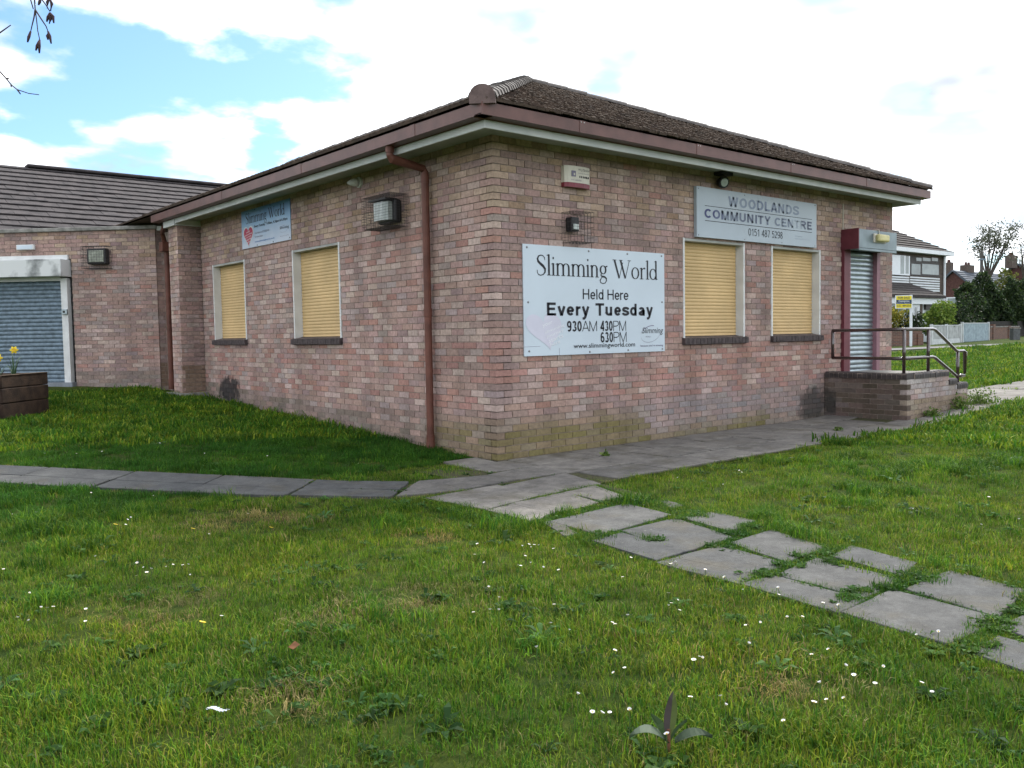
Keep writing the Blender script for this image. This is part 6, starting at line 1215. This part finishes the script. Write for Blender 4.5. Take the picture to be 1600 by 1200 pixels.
for (px, py), lab in zip(((424, 832), (317, 987), (302, 834), (181, 827)), ('yellow dandelion in the lawn just below the diagonal path', 'yellow dandelion nearest the camera on the left lawn', 'small yellow dandelion between white daisies left of the path bend', 'yellow dandelion beside a daisy at the far left lawn')):
    p = onground(px, py+6); tag(inst('dandelion', DN, Matrix.Translation(p) @ Matrix.Scale(1.0, 4), None), lab, 'flower', 'dandelions in the lawn')
# dock plant in the foreground
p0 = onground(1045, 1172); dk = empty('dock_plant', tuple(p0), 'broad-leaved dock plant in the foreground grass', 'plant'); M_dock = leaf_material('dock_leaf', .25)
def big_leaf(base, tip, side, w, up, col, col2):
    b = MB(); n_ = 7; base, tip, side = Vector(base), Vector(tip), Vector(side).normalized(); L_ = []
    for i in range(n_+1): f_ = i/n_; ww_ = w*math.sin(math.pi*min(1, .08+f_*.92))**.7*(1-.25*f_); c = base.lerp(tip, f_)+Vector((0, 0, up*math.sin(math.pi*f_))); L_.append((c-side*ww_+Vector((0, 0, .012)), c, c+side*ww_+Vector((0, 0, .012))))
    for i in range(n_): j = rnd.uniform(.85, 1.15); b.face([L_[i][0], L_[i][1], L_[i+1][1], L_[i+1][0]], tuple(x*j for x in col)); b.face([L_[i][1], L_[i][2], L_[i+1][2], L_[i+1][1]], tuple(x*j for x in col2))
    return b.build('leaf', M_dock, dk, recalc=False)
rt, bk_ = Vector((cr0.x, cr0.y, 0)), Vector((-cf.x, -cf.y, 0)).normalized(); cD = p0+Vector((0, 0, .02))
big_leaf(cD, cD-rt*.13+bk_*.02+Vector((0, 0, .03)), bk_, .036, .03, (.10, .135, .09), (.045, .075, .04)); big_leaf(cD+rt*.02, cD+rt*.135+bk_*.03+Vector((0, 0, .03)), bk_, .034, .02, (.05, .075, .045), (.035, .055, .032)); big_leaf(cD+Vector((0, 0, .02)), cD+rt*.015+Vector((0, 0, .165)), rt, .024, 0, (.050, .042, .042), (.07, .095, .03)); big_leaf(cD, cD-rt*.05-bk_*.05+Vector((0, 0, .07)), rt, .018, .01, (.05, .09, .03), (.04, .075, .025)); big_leaf(cD, cD+rt*.07-bk_*.05+Vector((0, 0, .05)), rt-bk_, .018, .01, (.04, .07, .03), (.04, .075, .025))
b = MB(); b.tube([cD-Vector((0, 0, .03)), cD+Vector((0, 0, .05))], .006, 6); b.build('stem', mat('dock_stem', (.16, .07, .04), .7, .2, 20), dk)
# feather and dead leaf
p0 = onground(340, 1132); b = MB()
for i in range(9): f_ = i/8; w = .016*math.sin(math.pi*(.1+.85*f_)); c = p0+rt*(f_-.5)*.075+Vector((0, 0, .055+.006*math.sin(f_*6))); b.face([c-rt*.005-bk_*w, c+rt*.006-bk_*w*.9, c+rt*.006+bk_*w, c-rt*.005+bk_*w*.9+Vector((0, 0, .006))])
tag(b.build('feather', mat('feather_white', (.40, .44, .48), .8, .1, 30), recalc=False), 'pale feather lying on the near left grass', 'feather')
p0 = onground(460, 1029); b = MB(); b.face([p0-rt*.025+Vector((0, 0, .05)), p0+bk_*.016+Vector((0, 0, .045)), p0+rt*.025+Vector((0, 0, .06)), p0-bk_*.018+Vector((0, 0, .07))]); b.face([p0-bk_*.018+Vector((0, 0, .07)), p0+rt*.025+Vector((0, 0, .06)), p0+rt*.01-bk_*.02+Vector((0, 0, .045))]); tag(b.build('dead_leaf', mat('dead_leaf', (.16, .07, .03), .8, .2, 30), recalc=False), 'curled brown dead leaf in the left foreground grass', 'leaf')
# weeds at the foot of the steps and along the paving joints
def weed(x, y, w, h, nl, label, seed):
    r_ = random.Random(seed); z = ground_z(x, y)+.01; root = empty('weed', (x, y, z), label, 'weed', 'weeds along the paving'); b = MB()
    leaves(b, [Vector((x+r_.gauss(0, w*.4), y+r_.gauss(0, w*.4), z+abs(r_.gauss(0, h*.5)))) for _ in range(nl)], .022, [(.09, .15, .025), (.06, .11, .02), (.13, .18, .04)], r_); b.build('leaf_cluster', M_leaf, root, recalc=False)['kind'] = 'stuff'
    b = MB()
    for k in range(4): b.tube([(x, y, z-.02), (x+r_.gauss(0, w*.3), y+r_.gauss(0, w*.3), z+h*.7)], [.003, .0015], 4)
    b.build('stem', M_dstem, root)
weed(7.05, -1.42, .16, .10, 240, 'low weed clump at the middle of the landing foot', 1); weed(8.0, -1.42, .22, .20, 420, 'leafy weed clump under the upper step', 2); weed(8.7, -1.40, .30, .22, 560, 'largest leafy weed clump beside the lowest step', 3); weed(1.05, -.58, .05, .035, 60, 'little weed in the joint by the front wall', 4); weed(4.9, -1.15, .06, .04, 60, 'little weed in the paving before the landing', 5)
